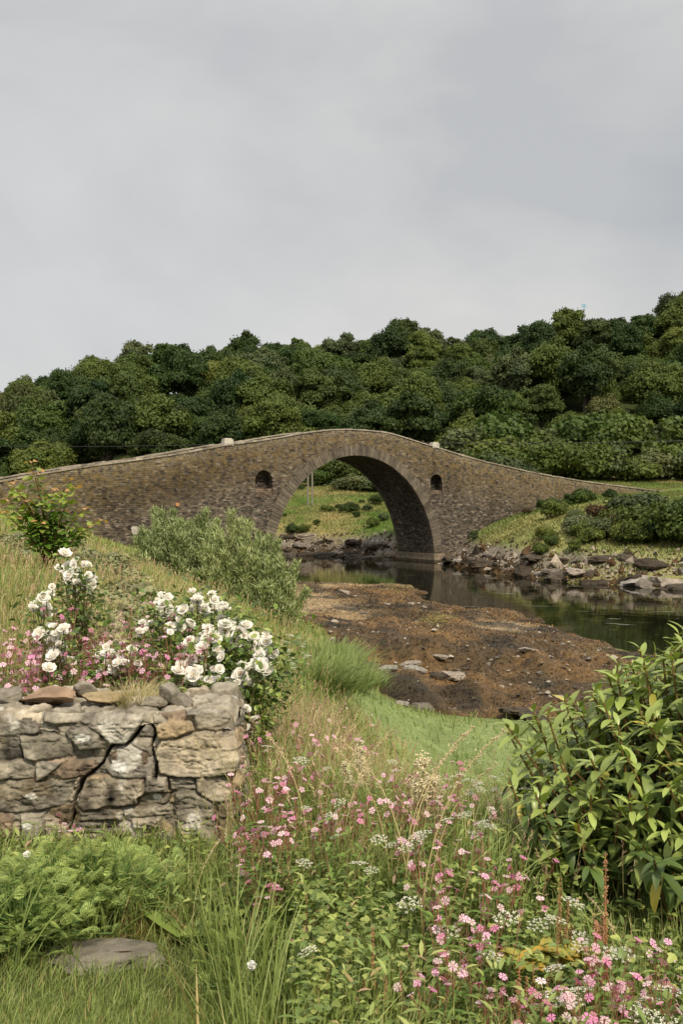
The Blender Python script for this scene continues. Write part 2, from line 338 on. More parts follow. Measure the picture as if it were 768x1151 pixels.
single('pebbles', mesh('pebbles', V, f, [m_weed], C), 'loose pebbles and cobbles strewn through the seaweed', 'pebbles', kind='stuff')
# ------------------------------------------------------------------ camera, sky, sun
cam = bpy.data.objects.new('camera', bpy.data.cameras.new('camera')); link(cam); SC.camera = cam
cam.location = (0, 0, EYE); cam.rotation_euler = (math.radians(90), 0, 0)
cam.data.sensor_fit = 'VERTICAL'; cam.data.sensor_height = 36; cam.data.lens = 35; cam.data.shift_y = -15.5/1151
cam.data.clip_start = .1; cam.data.clip_end = 3000
SUN_EL, SUN_AZ = 50, 152      # degrees; azimuth clockwise from +Y (where the camera looks)
w = bpy.data.worlds.new('World'); SC.world = w; w.use_nodes = True; nt = w.node_tree; L = nt.links.new
bg = nt.nodes['Background']; bg.inputs[1].default_value = .1
sky = N(nt, 'ShaderNodeTexSky'); sky.sky_type = 'NISHITA'; sky.sun_disc = False; sky.sun_elevation = math.radians(SUN_EL); sky.sun_rotation = math.radians(SUN_AZ)
co = objco(nt, 'Generated'); sx = N(nt, 'ShaderNodeSeparateXYZ'); L(co, sx.inputs[0]); zc = sx.outputs[2]
# project the direction on a cloud layer overhead
k = math_(nt, 'DIVIDE', 1.0, math_(nt, 'ADD', math_(nt, 'MAXIMUM', zc, 0.0), .22))
cx = N(nt, 'ShaderNodeCombineXYZ'); L(math_(nt, 'MULTIPLY', sx.outputs[0], k), cx.inputs[0]); L(math_(nt, 'MULTIPLY', sx.outputs[1], k), cx.inputs[1])
mp = N(nt, 'ShaderNodeMapping'); mp.inputs['Location'].default_value = (1.3, .4, .2); mp.inputs['Rotation'].default_value = (0, .25, .5); mp.inputs['Scale'].default_value = (1.5, 1.5, 2.6); L(co, mp.inputs[0])
n1 = noise(nt, mp.outputs[0], 1.1, 7, .5, .5); n2 = noise(nt, mp.outputs[0], 4.2, 7, .55, .4)
t = math_(nt, 'ADD', math_(nt, 'MULTIPLY', n1, .8), math_(nt, 'MULTIPLY', n2, .2))
cl = mixc(nt, (4.7, 4.78, 4.85), (6.4, 6.25, 6.0), maprange(nt, t, .39, .59))
up = maprange(nt, zc, .42, .95, 1, 1.8); sc_ = N(nt, 'ShaderNodeVectorMath', operation='SCALE'); L(cl, sc_.inputs[0]); L(up, sc_.inputs['Scale'])
# darker, bluer bank of cloud low down
def bankc(px, py, a0, a1, k0, col, src):
    d_ = Vector(((px-384)/F, 1, (HZ-py)/F)).normalized(); dp = N(nt, 'ShaderNodeVectorMath', operation='DOT_PRODUCT'); L(co, dp.inputs[0]); dp.inputs[1].default_value = d_
    v = math_(nt, 'ADD', dp.outputs['Value'], math_(nt, 'MULTIPLY', math_(nt, 'SUBTRACT', n2, .5), k0)); return mixc(nt, src, col, maprange(nt, v, math.cos(math.radians(a0)), math.cos(math.radians(a1)), 0, .75), 'MULTIPLY')
cl2 = bankc(850, 265, 8.5, 5.0, .018, (.86, .88, .90), sc_.outputs[0])
cl2 = bankc(-60, 330, 26, 6, .10, (.88, .91, .95), cl2)
fin = mixc(nt, sky.outputs[0], cl2, .94)
L(fin, bg.inputs[0])
su = bpy.data.lights.new('sun', 'SUN'); su.energy = 3.3; su.angle = math.radians(5); su.color = (1, .89, .70)
so = link(bpy.data.objects.new('sun', su)); a, e = math.radians(SUN_AZ), math.radians(SUN_EL)
dv = Vector((math.sin(a)*math.cos(e), math.cos(a)*math.cos(e), math.sin(e))); so.rotation_euler = dv.to_track_quat('Z', 'Y').to_euler(); so.location = dv*60
vs = SC.view_settings; vs.view_transform = 'Standard'; vs.look = 'None'; vs.gamma = 1; vs.exposure = .2; vs.use_curve_mapping = False
cy = SC.cycles; cy.max_bounces = 7; cy.diffuse_bounces = 3; cy.glossy_bounces = 3; cy.transmission_bounces = 3; cy.use_denoising = True; cy.caustics_reflective = False; cy.caustics_refractive = False
# ------------------------------------------------------------------ bridge (local x along it, y across it, z up)
BX, BY, BA = 1.2, 105.0, math.atan2(.6, .8); BW = 6.4
def s_of(px): t = (px-384)/F; return (t*BY-BX)/(.8-.6*t)
def sz(px, py): s = s_of(px); return s, EYE-(py-HZ)/F*(BY+.6*s)
TOP = [sz(*p) for p in [(-60, 551), (0, 541), (45, 532), (100, 523.5), (150, 517), (200, 510), (255, 499.5), (300, 494), (345, 485.5), (384, 481.5), (434, 485), (489, 502), (534, 516), (604, 532), (664, 542), (744, 552), (800, 557)]]
TS = np.array([t[0] for t in TOP]); TZ = np.array([t[1] for t in TOP])
def topz(s):
    s = np.asarray(s, float); r = 0
    for o, wgt in ((-1.6, .2), (-.8, .2), (0, .2), (.8, .2), (1.6, .2)): r = r+wgt*np.interp(s+o, TS, TZ)
    return r
AC, AA, AB = .65, 10.95, 11.75; RT = 1.15
def arch(s, g=0.):
    t = np.clip((s-AC)/(AA+g), -1, 1); return (AB+g*.85)*np.sqrt(1-t*t)
m, nt, b, out = newmat('rubble_masonry'); L = nt.links.new
uvn = N(nt, 'ShaderNodeTexCoord').outputs['UV']
nz = N(nt, 'ShaderNodeTexNoise', Scale=1.3, Detail=3); L(uvn, nz.inputs['Vector'])
va = N(nt, 'ShaderNodeVectorMath', operation='MULTIPLY_ADD'); L(nz.outputs['Color'], va.inputs[0]); va.inputs[1].default_value = (.28, .2, 0); L(uvn, va.inputs[2])
br = N(nt, 'ShaderNodeTexBrick'); br.offset = .45; br.squash = .7; br.squash_frequency = 3
for k_, v_ in {'Scale': 1.0, 'Mortar Size': .016, 'Mortar Smooth': .3, 'Bias': 0.0, 'Brick Width': .44, 'Row Height': .17}.items(): br.inputs[k_].default_value = v_
br.inputs['Color1'].default_value = (*lin(130, 121, 107), 1); br.inputs['Color2'].default_value = (*lin(82, 76, 69), 1); br.inputs['Mortar'].default_value = (*lin(104, 96, 86), 1); L(va.outputs[0], br.inputs['Vector'])
vm = N(nt, 'ShaderNodeMapping'); vm.inputs['Scale'].default_value = (2.6, 6.2, 1); L(va.outputs[0], vm.inputs[0])
vo = N(nt, 'ShaderNodeTexVoronoi', Scale=1.0); L(vm.outputs[0], vo.inputs['Vector'])
sv = N(nt, 'ShaderNodeSeparateColor'); L(vo.outputs['Color'], sv.inputs[0])
c = mixc(nt, br.outputs['Color'], lin(164, 150, 136), maprange(nt, sv.outputs[0], .74, .9, 0, .75))
c = mixc(nt, c, lin(108, 94, 80), maprange(nt, sv.outputs[1], .6, .8, 0, .7))
c = mixc(nt, c, lin(58, 54, 52), maprange(nt, sv.outputs[2], .62, .8, 0, .8))
str_ = N(nt, 'ShaderNodeMapping'); str_.inputs['Scale'].default_value = (1.1, .12, 1); L(uvn, str_.inputs[0]); c = mixc(nt, c, (.55, .54, .53), maprange(nt, noise(nt, str_.outputs[0], 1.0, 5, .6), .52, .7, 0, .75), 'MULTIPLY')
big = noise(nt, uvn, .16, 5, .6); c = mixc(nt, c, (.62, .6, .62), maprange(nt, big, .47, .6, 0, .8), 'MULTIPLY')
at_ = N(nt, 'ShaderNodeAttribute', attribute_name='Col'); sp = N(nt, 'ShaderNodeSeparateColor'); L(at_.outputs['Color'], sp.inputs[0])
lich = math_(nt, 'MULTIPLY', sp.outputs[0], maprange(nt, noise(nt, uvn, 1.7, 6, .7), .42, .62)); c = mixc(nt, c, lin(142, 120, 76), lich)
lich2 = math_(nt, 'MULTIPLY', sp.outputs[1], maprange(nt, noise(nt, uvn, 3.7, 5, .7), .45, .6)); c = mixc(nt, c, lin(178, 168, 150), lich2)
c = mixc(nt, c, lin(160, 152, 138), maprange(nt, noise(nt, uvn, 2.9, 4, .6), .66, .74, 0, .6))
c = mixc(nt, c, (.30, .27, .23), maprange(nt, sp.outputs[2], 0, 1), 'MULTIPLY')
L(c, b.inputs['Base Color']); b.inputs['Roughness'].default_value = .92; b.inputs['Specular IOR Level'].default_value = .15
hh = math_(nt, 'ADD', math_(nt, 'MULTIPLY', br.outputs['Fac'], -.8), math_(nt, 'ADD', math_(nt, 'MULTIPLY', sv.outputs[0], .6), math_(nt, 'MULTIPLY', noise(nt, uvn, 9, 4), .5)))
bump(nt, hh, .9, .07, b); M_MAS = m
M_STN = attrmat('dressed_stone', rough=.9, spec=.15, nscale=2.4, nstr=.7, bstr=.7, bdist=.03, dark=.5, light=1.4)
NI = [(-11.1, 1.0, 7.35, 9.95, 8.0), (11.85, .9, 7.6, 9.9, 8.05)]       # niche: centre, half width, foot, head, top of its stone infill
def faces_side(y, sgn):
    """one spandrel and parapet face, with the arch and the niches left open"""
    V = []; FS = []; CC = []
    ss = set(np.round(np.arange(-46, 72, .5), 3)); ss |= set(np.round(AC+(AA+RT)*np.cos(np.linspace(0, math.pi, 60)), 3))
    for c0, hw, *_ in NI: ss |= set(np.round(c0+hw*np.cos(np.linspace(0, math.pi, 13)), 3))
    ss = np.array(sorted(ss)); rng = np.random.default_rng(5)
    tz = topz(ss)+fb2(ss, ss*0, .9, 3, 77)*.05
    def lohi(s):
        lo = -2.5
        if abs(s-AC) < AA+RT: lo = float(arch(s, RT))
        return lo
    def addq(s0, s1, a0, b0, a1, b1):
        n = max(1, int(round((max(b0-a0, b1-a1))/.6)))
        for i in range(n):
            q = [(s0, a0+(b0-a0)*i/n), (s1, a1+(b1-a1)*i/n), (s1, a1+(b1-a1)*(i+1)/n), (s0, a0+(b0-a0)*(i+1)/n)]
            k = len(V); V.extend(q); FS.append((k, k+1, k+2, k+3) if sgn > 0 else (k+3, k+2, k+1, k))
    for i in range(len(ss)-1):
        s0, s1 = ss[i], ss[i+1]; mid = (s0+s1)/2; e = 1e-6
        if abs(mid-AC) < AA+RT: l0, l1 = (float(arch(s0, RT)) if abs(s0-AC) < AA+RT-1e-3 else -2.5), (float(arch(s1, RT)) if abs(s1-AC) < AA+RT-1e-3 else -2.5)
        else: l0 = l1 = -2.5
        cut = None
        if sgn > 0 or True:
            for c0, hw, z0, z1, zf in NI:
                if abs(mid-c0) < hw: cut = (c0, hw, z0, z1)
        if cut:
            c0, hw, z0, z1 = cut; h = lambda s: z1-hw+math.sqrt(max(0, hw*hw-(s-c0)**2))
            addq(s0, s1, l0, z0, l1, z0); addq(s0, s1, h(s0), tz[i], h(s1), tz[i+1])
        else: addq(s0, s1, l0, tz[i], l1, tz[i+1])
    V = np.array(V); n = len(V)
    pos = np.stack([V[:, 0], np.full(n, y)-sgn*.05*fb2(V[:, 0], V[:, 1], 2.2, 3, 71), V[:, 1]], 1)
    dt = topz(V[:, 0])-V[:, 1]
    R_ = sstep(6.5, .4, dt)*.75; G_ = sstep(.9, .1, dt)*.8; B_ = sstep(1.0, .2, V[:, 1])*.75+.55*np.exp(-((V[:, 0]+23)/6.)**2-((dt-3)/1.6)**2)
    return pos, np.array(FS), V, np.stack([R_, G_, B_], 1)
def bpart(name, V, Fs, uv, col, parent, mat=None, smooth=False):
    o = bpy.data.objects.new(name, mesh(name, V, Fs, [mat or M_MAS], col, uv, smooth)); return link(o, parent)
bridge = thing('stone_bridge', 'humpbacked rubble stone bridge with one tall arch across the tidal channel', 'bridge', loc=(BX, BY, 0), rot=(0, 0, BA))
for y, sg, nm in ((0, 1, 'spandrel_wall'), (BW, -1, 'spandrel_wall')):
    P, FF, uv, cc = faces_side(y, sg); bpart(nm, P, [FF], uv, cc, bridge)
# soffit
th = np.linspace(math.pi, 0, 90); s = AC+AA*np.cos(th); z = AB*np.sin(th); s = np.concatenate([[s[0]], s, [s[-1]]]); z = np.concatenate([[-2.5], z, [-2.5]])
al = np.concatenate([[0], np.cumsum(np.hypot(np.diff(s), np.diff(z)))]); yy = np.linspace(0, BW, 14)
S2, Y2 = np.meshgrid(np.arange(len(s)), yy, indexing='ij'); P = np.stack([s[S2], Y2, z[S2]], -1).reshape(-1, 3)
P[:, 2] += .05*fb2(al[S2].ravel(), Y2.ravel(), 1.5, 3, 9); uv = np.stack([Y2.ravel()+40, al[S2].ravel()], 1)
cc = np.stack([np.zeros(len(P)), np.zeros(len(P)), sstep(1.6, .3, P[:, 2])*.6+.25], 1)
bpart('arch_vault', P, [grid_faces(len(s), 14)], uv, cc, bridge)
# arch rings of thin radial stones
for y0, sg in ((0, -1), (BW, 1)):
    mb = MB(); rng = np.random.default_rng(3); nst = 104; ang = np.linspace(math.pi, 0, nst+1)
    ang[1:-1] += rng.uniform(-.006, .006, nst-1)
    for i in range(nst):
        a0, a1 = ang[i]-.0015, ang[i+1]+.0015; dep = RT+rng.uniform(-.06, .22); pr = .05+rng.uniform(0, .05)
        q = []
        for g, ex in ((-.03, pr), (dep*.5, pr+rng.uniform(-.01, .02)), (dep, pr)):
            for a in (a0, a1): q.append((AC+(AA+g)*math.cos(a), y0+sg*ex, (AB+g*.85)*math.sin(a)))
        for g in (-.03, dep*.5, dep):
            for a in (a0, a1): q.append((AC+(AA+g)*math.cos(a), y0-sg*.35, (AB+g*.85)*math.sin(a)))
        f = [(0, 1, 3, 2), (2, 3, 5, 4), (1, 7, 9, 3), (3, 9, 11, 5), (0, 2, 8, 6), (2, 4, 10, 8), (4, 5, 11, 10), (0, 6, 7, 1)]
        v = rng.uniform(.6, .92); t = rng.random(); base = np.array(lin(132, 122, 106))*(1-t)+np.array(lin(108, 99, 88))*t
        if math.sin(a0) < .12: base = base*.75
        mb.add(q, [f], base*v)
    o = bpy.data.objects.new('arch_ring', mb.build('arch_ring', M_STN)); link(o, bridge)
    o = None
# pale footing below the right spring and left spring
for c0 in (AC-AA, AC+AA):
    mb = MB(); rng = np.random.default_rng(8)
    for r in range(5):
        x = -1.5 if c0 < 0 else -.25
        x1 = .25 if c0 < 0 else 1.5
        while x < x1:
            w_ = rng.uniform(.35, .7); v = rng.uniform(.7, 1.15); dx = rng.uniform(0, .05)
            mb.box(c0+x, -.16-dx, -.9+r*.38, c0+min(x+w_, x1)-.02, BW+.16, -.9+r*.38+.36, np.array(lin(140, 126, 108))*v*(.45 if r < 3 else .95)); x += w_
    o = bpy.data.objects.new('footing', mb.build('footing', M_STN)); link(o, bridge)
# niches: pocket and the stone infill of the lower half
for c0, hw, z0, z1, zf in NI:
    for y0, sg in ((0, 1), (BW, -1)):
        t = np.linspace(math.pi, 0, 15); prof = [(c0-hw, z0)]+[(c0+hw*math.cos(a), z1-hw+hw*math.sin(a)) for a in t]+[(c0+hw, z0)]
        n = len(prof); V = [(s_, y0-sg*.03, z_) for s_, z_ in prof]+[(s_, y0+sg*.95, z_) for s_, z_ in prof]
        fs = [(i, (i+1) % n, n+(i+1) % n, n+i) for i in range(n)]
        V = np.array(V); uv = np.stack([V[:, 0]+V[:, 1], V[:, 2]], 1)
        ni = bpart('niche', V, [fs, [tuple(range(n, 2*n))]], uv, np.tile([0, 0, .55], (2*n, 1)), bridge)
        mb = MB(); rng = np.random.default_rng(int(abs(c0)*10))
        zz = z0-.2
        while zz < zf:
            hgt = rng.uniform(.16, .28); x = c0-hw-.04
            while x < c0+hw-.01:
                w_ = rng.uniform(.3, .6); x1 = min(x+w_, c0+hw+.04); v = rng.uniform(.6, 1.25)*(1.15 if zz > z0+.4 else .8); o_ = rng.uniform(.02, .10)
                if zz+hgt < z0+.05 and sg < 0: pass
                mb.box(x, y0+sg*o_ if sg > 0 else y0-.5, zz, x1-.02, y0+.5 if sg > 0 else y0-o_, zz+hgt-.015, np.array(lin(122, 106, 92))*v); x = x1
            zz += hgt
        link(bpy.data.objects.new('niche_infill', mb.build('niche_infill', M_STN)), ni)
# deck, parapet inner faces, coping
ss = np.arange(-46, 72, .5)
for nm, ya, yb, dz, dark in (('road_deck', .45, BW-.45, -1.25, 0),):
    V = np.array([(s_, y_, topz(s_)+dz) for s_ in ss for y_ in np.linspace(ya, yb, 6)]); bpart(nm, V, [grid_faces(len(ss), 6)[:, ::-1]], V[:, :2], np.tile([0, 0, .1], (len(V), 1)), bridge)
for y in (.45, BW-.45):
    V = np.array([(s_, y, float(topz(s_))+dz) for s_ in ss for dz in (-1.3, -.7, -.0)]); f = grid_faces(len(ss), 3); f = f if y > 1 else f[:, ::-1]
    bpart('parapet_face', V, [f], V[:, [0, 2]], np.tile([.5, .5, .1], (len(V), 1)), bridge)
for y in (.22, BW-.22):
    mb = MB(); rng = np.random.default_rng(int(y*10)); s_ = -46.
    while s_ < 70:
        w_ = rng.uniform(.35, .95) if s_ > -30 else rng.uniform(.5, 1.1); e = s_+w_-.02; t0, t1 = float(topz(s_)), float(topz(e)); h = rng.uniform(.02, .10)*(.6 if abs(s_) < 12 else 1); o_ = rng.uniform(.0, .05); hw = .29+o_
        pale = rng.random(); base = np.array(lin(128, 118, 104))*(1-pale)+np.array(lin(162, 152, 136))*pale
        if abs(s_) < 13: base = base*.5+.5*np.array(lin(166, 157, 142))
        j = rng.uniform(-.02, .02, 8); V = []
        for q, (a, tt) in enumerate(((s_, t0), (e, t1))):
            for yy_ in (-hw, hw): V += [(a, y+yy_, tt-.09), (a, y+yy_*.93, tt+h+j[q*2+(yy_ > 0)])]
        mb.add(V, [[(0, 4, 5, 1), (2, 3, 7, 6), (1, 5, 7, 3), (0, 1, 3, 2), (4, 6, 7, 5)]], base*rng.uniform(.8, 1.1)); s_ += w_
    for c0, hgt in ((s_of(257), .5), (s_of(490), .42)) if y < 1 else ():
        V, Fs = None, None
        t = float(topz(c0)); mb.box(c0-.5, y-.3, t-.1, c0+.5, y+.3, t+hgt, lin(196, 190, 178)); mb.box(c0-.38, y-.24, t+hgt, c0+.36, y+.24, t+hgt+.1, lin(200, 192, 180))
    link(bpy.data.objects.new('coping', mb.build('coping', M_STN)), bridge)
# one pale patch stone and one orange stone set in the left face
for px, py, w_, h_, cc in ((152, 596, .9, .75, lin(176, 170, 162)), (199, 567, .42, .34, lin(178, 130, 92))):
    s0, z0 = sz(px, py); n = 14; a = np.arange(n)*2*math.pi/n; r = 1+.12*np.sin(a*3+1)+.07*np.cos(a*5); V = [(s0+w_/2*c_*q, -.10, z0+h_/2*s_*q) for c_, s_, q in zip(np.cos(a), np.sin(a), r)]+[(s0+w_/2*c_*q*1.08, .1, z0+h_/2*s_*q*1.08) for c_, s_, q in zip(np.cos(a), np.sin(a), r)]
    mb = MB(); mb.add(V, [[(i, (i+1) % n, n+(i+1) % n, n+i) for i in range(n)], [tuple(range(n))[::-1]]], cc)
    link(bpy.data.objects.new('face_stone', mb.build('face_stone', M_STN)), bridge)
# ------------------------------------------------------------------ trees and shrubs of the far bank
QV = [(-.5, 0, 0), (.5, 0, 0), (.42, .9, .16), (-.42, .9, .16)]; QF = [[(0, 1, 2, 3)]]
QV2 = [(-.28, 0, 0), (.28, 0, 0), (.5, .5, .1), (-.5, .5, .1), (.05, 1., -.05)]; QF2 = [[(0, 1, 2, 3)], [(3, 2, 4)]]
def crown(seed, R, H, nb, nl, leaf, base, hole=.15, br=(.24, .40), flat=.85, cvar=.22):
    """leaf faces on the shells of many unequal clumps that fill an uneven crown; origin at crown foot"""
    rng = np.random.default_rng(seed); Vs = []; Fq = []; Ft = []; Cs = []; n0 = 0
    d = rdirs(nb, rng); d[:, 2] = np.abs(d[:, 2])*1.1-.25; rr = rng.uniform(.45, .86, nb)
    cen = d*(rr*(1+.42*fbm(d*1.6+seed*3.3, 2, seed)))[:, None]*np.array([R, R, H*.56]); cen[:, 2] += H*.5
    cen = np.concatenate([cen, [[0, 0, H*.5], [R*.2, 0, H*.35], [-R*.2, R*.1, H*.4]]]); rad = np.concatenate([rng.uniform(*br, nb)*R, [R*.5, R*.45, R*.45]])
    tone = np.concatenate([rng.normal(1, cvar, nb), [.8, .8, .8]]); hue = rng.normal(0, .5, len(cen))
    area = rad**2; cnt = (nl*area/area.sum()).astype(int)
    for c0, r, k, tn, hu in zip(cen, rad, cnt, tone, hue):
        q = rdirs(k, rng); q[:, 2] = np.where(q[:, 2] < -.35, -q[:, 2], q[:, 2])
        lump = 1+.5*fbm(q*2.6+seed+c0, 3, seed, .7)
        P = c0+q*(r*lump*np.where(rng.random(k) < .16, rng.uniform(1.0, 1.32, k), rng.uniform(.68, 1.04, k)))[:, None]*np.array([1, 1, flat])
        nrm = q+rng.normal(0, .5, (k, 3)); nrm /= np.linalg.norm(nrm, axis=1)[:, None]
        # leaf lies across the normal: build a frame with Z = nrm
        t = np.cross(nrm, rdirs(k, rng)); t /= np.linalg.norm(t, axis=1)[:, None]; M = np.stack([np.cross(t, nrm), t, nrm], -1)
        col = np.asarray(base)*tn*rng.uniform(.85, 1.15, k)[:, None]; col = col*np.array([1+.12*hu, 1, 1-.1*hu])
        V, f, C = scatter(QV2, QF2, P, M, leaf*rng.uniform(.7, 1.35, k), col)
        Vs.append(V); Fq.append(f[0]+n0); Ft.append(f[1]+n0); Cs.append(C); n0 += len(V)
    return np.concatenate(Vs), [np.concatenate(Fq), np.concatenate(Ft)], np.concatenate(Cs)
def trunk(seed, h, r, spread, nlimb=6, col=(.09, .075, .055)):
    rng = np.random.default_rng(seed); mb = MB()
    z = np.linspace(-.6, h, 9); P = np.stack([.12*np.sin(z*.7+seed), .12*np.cos(z*.6+seed*2), z], 1); mb.tube(P, r*np.linspace(1.25, .5, 9), 8, col)
    for k in range(nlimb):
        a = rng.uniform(0, 6.28); z0 = h*rng.uniform(.4, .9); L_ = spread*rng.uniform(.6, 1.0); t = np.linspace(0, 1, 6)[:, None]
        e = np.array([math.cos(a)*L_, math.sin(a)*L_, h*rng.uniform(.35, .6)]); p0 = np.array([0, 0, z0])
        Q = p0+e*t+np.array([0, 0, .25*L_])*t*(1-t)*2; mb.tube(Q, r*np.linspace(.5, .1, 6), 6, col)
    return mb
M_BARK = attrmat('bark_mat', nscale=6, bdist=.03)
TONES = {'dark green': (.058, .094, .022), 'mid green': (.092, .134, .028), 'yellow-green': (.140, .176, .038), 'grey-green': (.108, .138, .056), 'bronze-green': (.110, .120, .038), 'deep green': (.048, .078, .020)}
TM = {}
for kname, colr in TONES.items(): TM[kname] = leafmat('leaf_'+kname.replace(' ', '_').replace('-', '_'), .25, .55, .25, colr, .22)
SHAPES = {'round-crowned': (5.6, 10.8, 60), 'spreading': (6.6, 10.2, 76), 'tall narrow': (4.6, 12.6, 56), 'ragged-topped': (5.4, 11.8, 46)}
PC = {}; PT = {}
for si, (sh, (R_, H_, nb)) in enumerate(SHAPES.items()):
    for v in range(2):
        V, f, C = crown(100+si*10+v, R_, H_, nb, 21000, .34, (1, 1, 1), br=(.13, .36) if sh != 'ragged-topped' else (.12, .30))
        PC[sh, v] = (V, f, C); PT[sh, v] = trunk(si*3+v, 6.5, .32, R_*.6).build('trunk', M_BARK)
CM = {}
def crown_mesh(sh, v, tone):
    if (sh, v, tone) not in CM: V, f, C = PC[sh, v]; CM[sh, v, tone] = mesh('crown', V, f, [TM[tone]], C)
    return CM[sh, v, tone]
LAND = [(-50, 'beyond the sapling'), (70, 'beyond the low parapet'), (150, 'above the dark-stained masonry'), (225, 'above the feathery bush'), (290, 'behind the nearer niche'), (345, 'behind the rising hump'), (400, 'behind the arch crown'), (455, 'behind the falling hump'), (500, 'behind the farther niche'), (550, 'beyond the long sloping parapet'), (610, 'above the grassy knoll'), (665, 'above the bank scrub'), (720, 'beyond the bridge end'), (775, 'past the bridge end')]
def land(px): return min(LAND, key=lambda l: abs(l[0]-px))[1]
rngT = np.random.default_rng(21); pts = []
cells = []
yy = 186.
row = 0
while yy < 300:
    xw = .40*yy+10; x = -xw+rngT.uniform(0, 6)
    while x < xw:
        cells.append((x+rngT.uniform(-2.2, 2.2), yy+rngT.uniform(-2.5, 2.5), row)); x += rngT.uniform(6.4, 11.5)
    yy += 9.4+row*.15; row += 1
cells = cells
nrows = row; seen = {}
ROWN = ['at the foot of the wood', 'low on the hillside', 'midway up the hillside', 'high on the hillside', 'on the skyline']
def place_tree(x, y, sh, v, tone, s, label=None, rowi=0, zs=1.0):
    z = float(gz(x, y)); px = 384+x/y*F
    if label is None:
        label = f'{tone} {sh} tree {ROWN[min(4, int(rowi*5/nrows))]} {land(px)}'
    parts = [('trunk', PT[sh, v]), ('crown', crown_mesh(sh, v, tone), (0, 0, .9))]
    return thing('broadleaf_tree', label, 'tree', 'trees in the hillside wood', (x, y, z-.5+(rngT.uniform(-1.2, 1.8) if rowi else 0)), (0, 0, rngT.uniform(0, 6.28)), (s, s, s*zs*rngT.uniform(.85, 1.15)), parts)
shn = list(SHAPES); used_lab = {}
cells = [c for c in cells if gz(c[0], c[1]) > 0]
for x, y, r in cells:
    px = 384+x/y*F
    if px < -45 or px > 812: continue
    if px > 560 and y < 189: continue
    tone = rngT.choice(['dark green', 'mid green', 'yellow-green', 'grey-green', 'bronze-green', 'deep green'], p=[.30, .40, .05, .07, .03, .15])
    if y < 200 and px < 470: tone = rngT.choice(['mid green', 'dark green', 'deep green', 'yellow-green'], p=[.4, .3, .2, .1])
    sh = shn[int(rngT.integers(0, 4))]; v = int(rngT.integers(0, 2)); s = rngT.uniform(.66, 1.35)
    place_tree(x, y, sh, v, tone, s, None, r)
for i in range(26):
    x = -112+i*9.2+rngT.uniform(-2, 2); y = 299+rngT.uniform(-3, 3)
    place_tree(x, y, shn[i % 4], i % 2, ['mid green', 'dark green', 'grey-green'][i % 3], rngT.uniform(.8, 1.0), f"{['mid green', 'dark green', 'grey-green'][i % 3]} treetop just showing over the ridge {land(384+x/y*F)}", 0)
place_tree(17.3, 288, 'round-crowned', 1, 'dark green', 1.0, 'dark round tree filling the notch in the skyline above the arch crown')
place_tree(18.5, 279, 'spreading', 0, 'mid green', .8, 'low spreading tree in front of the notch in the skyline above the arch crown')
# the tall crown that ends the skyline
place_tree(96, 281, 'spreading', 0, 'mid green', 1.3, 'big dark domed tree standing proud of the skyline at the top end of the wood')

# shrubs
SHR = {}
for v, (R_, H_) in enumerate(((1.6, 2.0), (2.0, 1.9), (1.4, 2.4))):
    SHR[v] = crown(300+v, R_, H_, 24, 5200, .17, (1, 1, 1), br=(.25, .42))
    
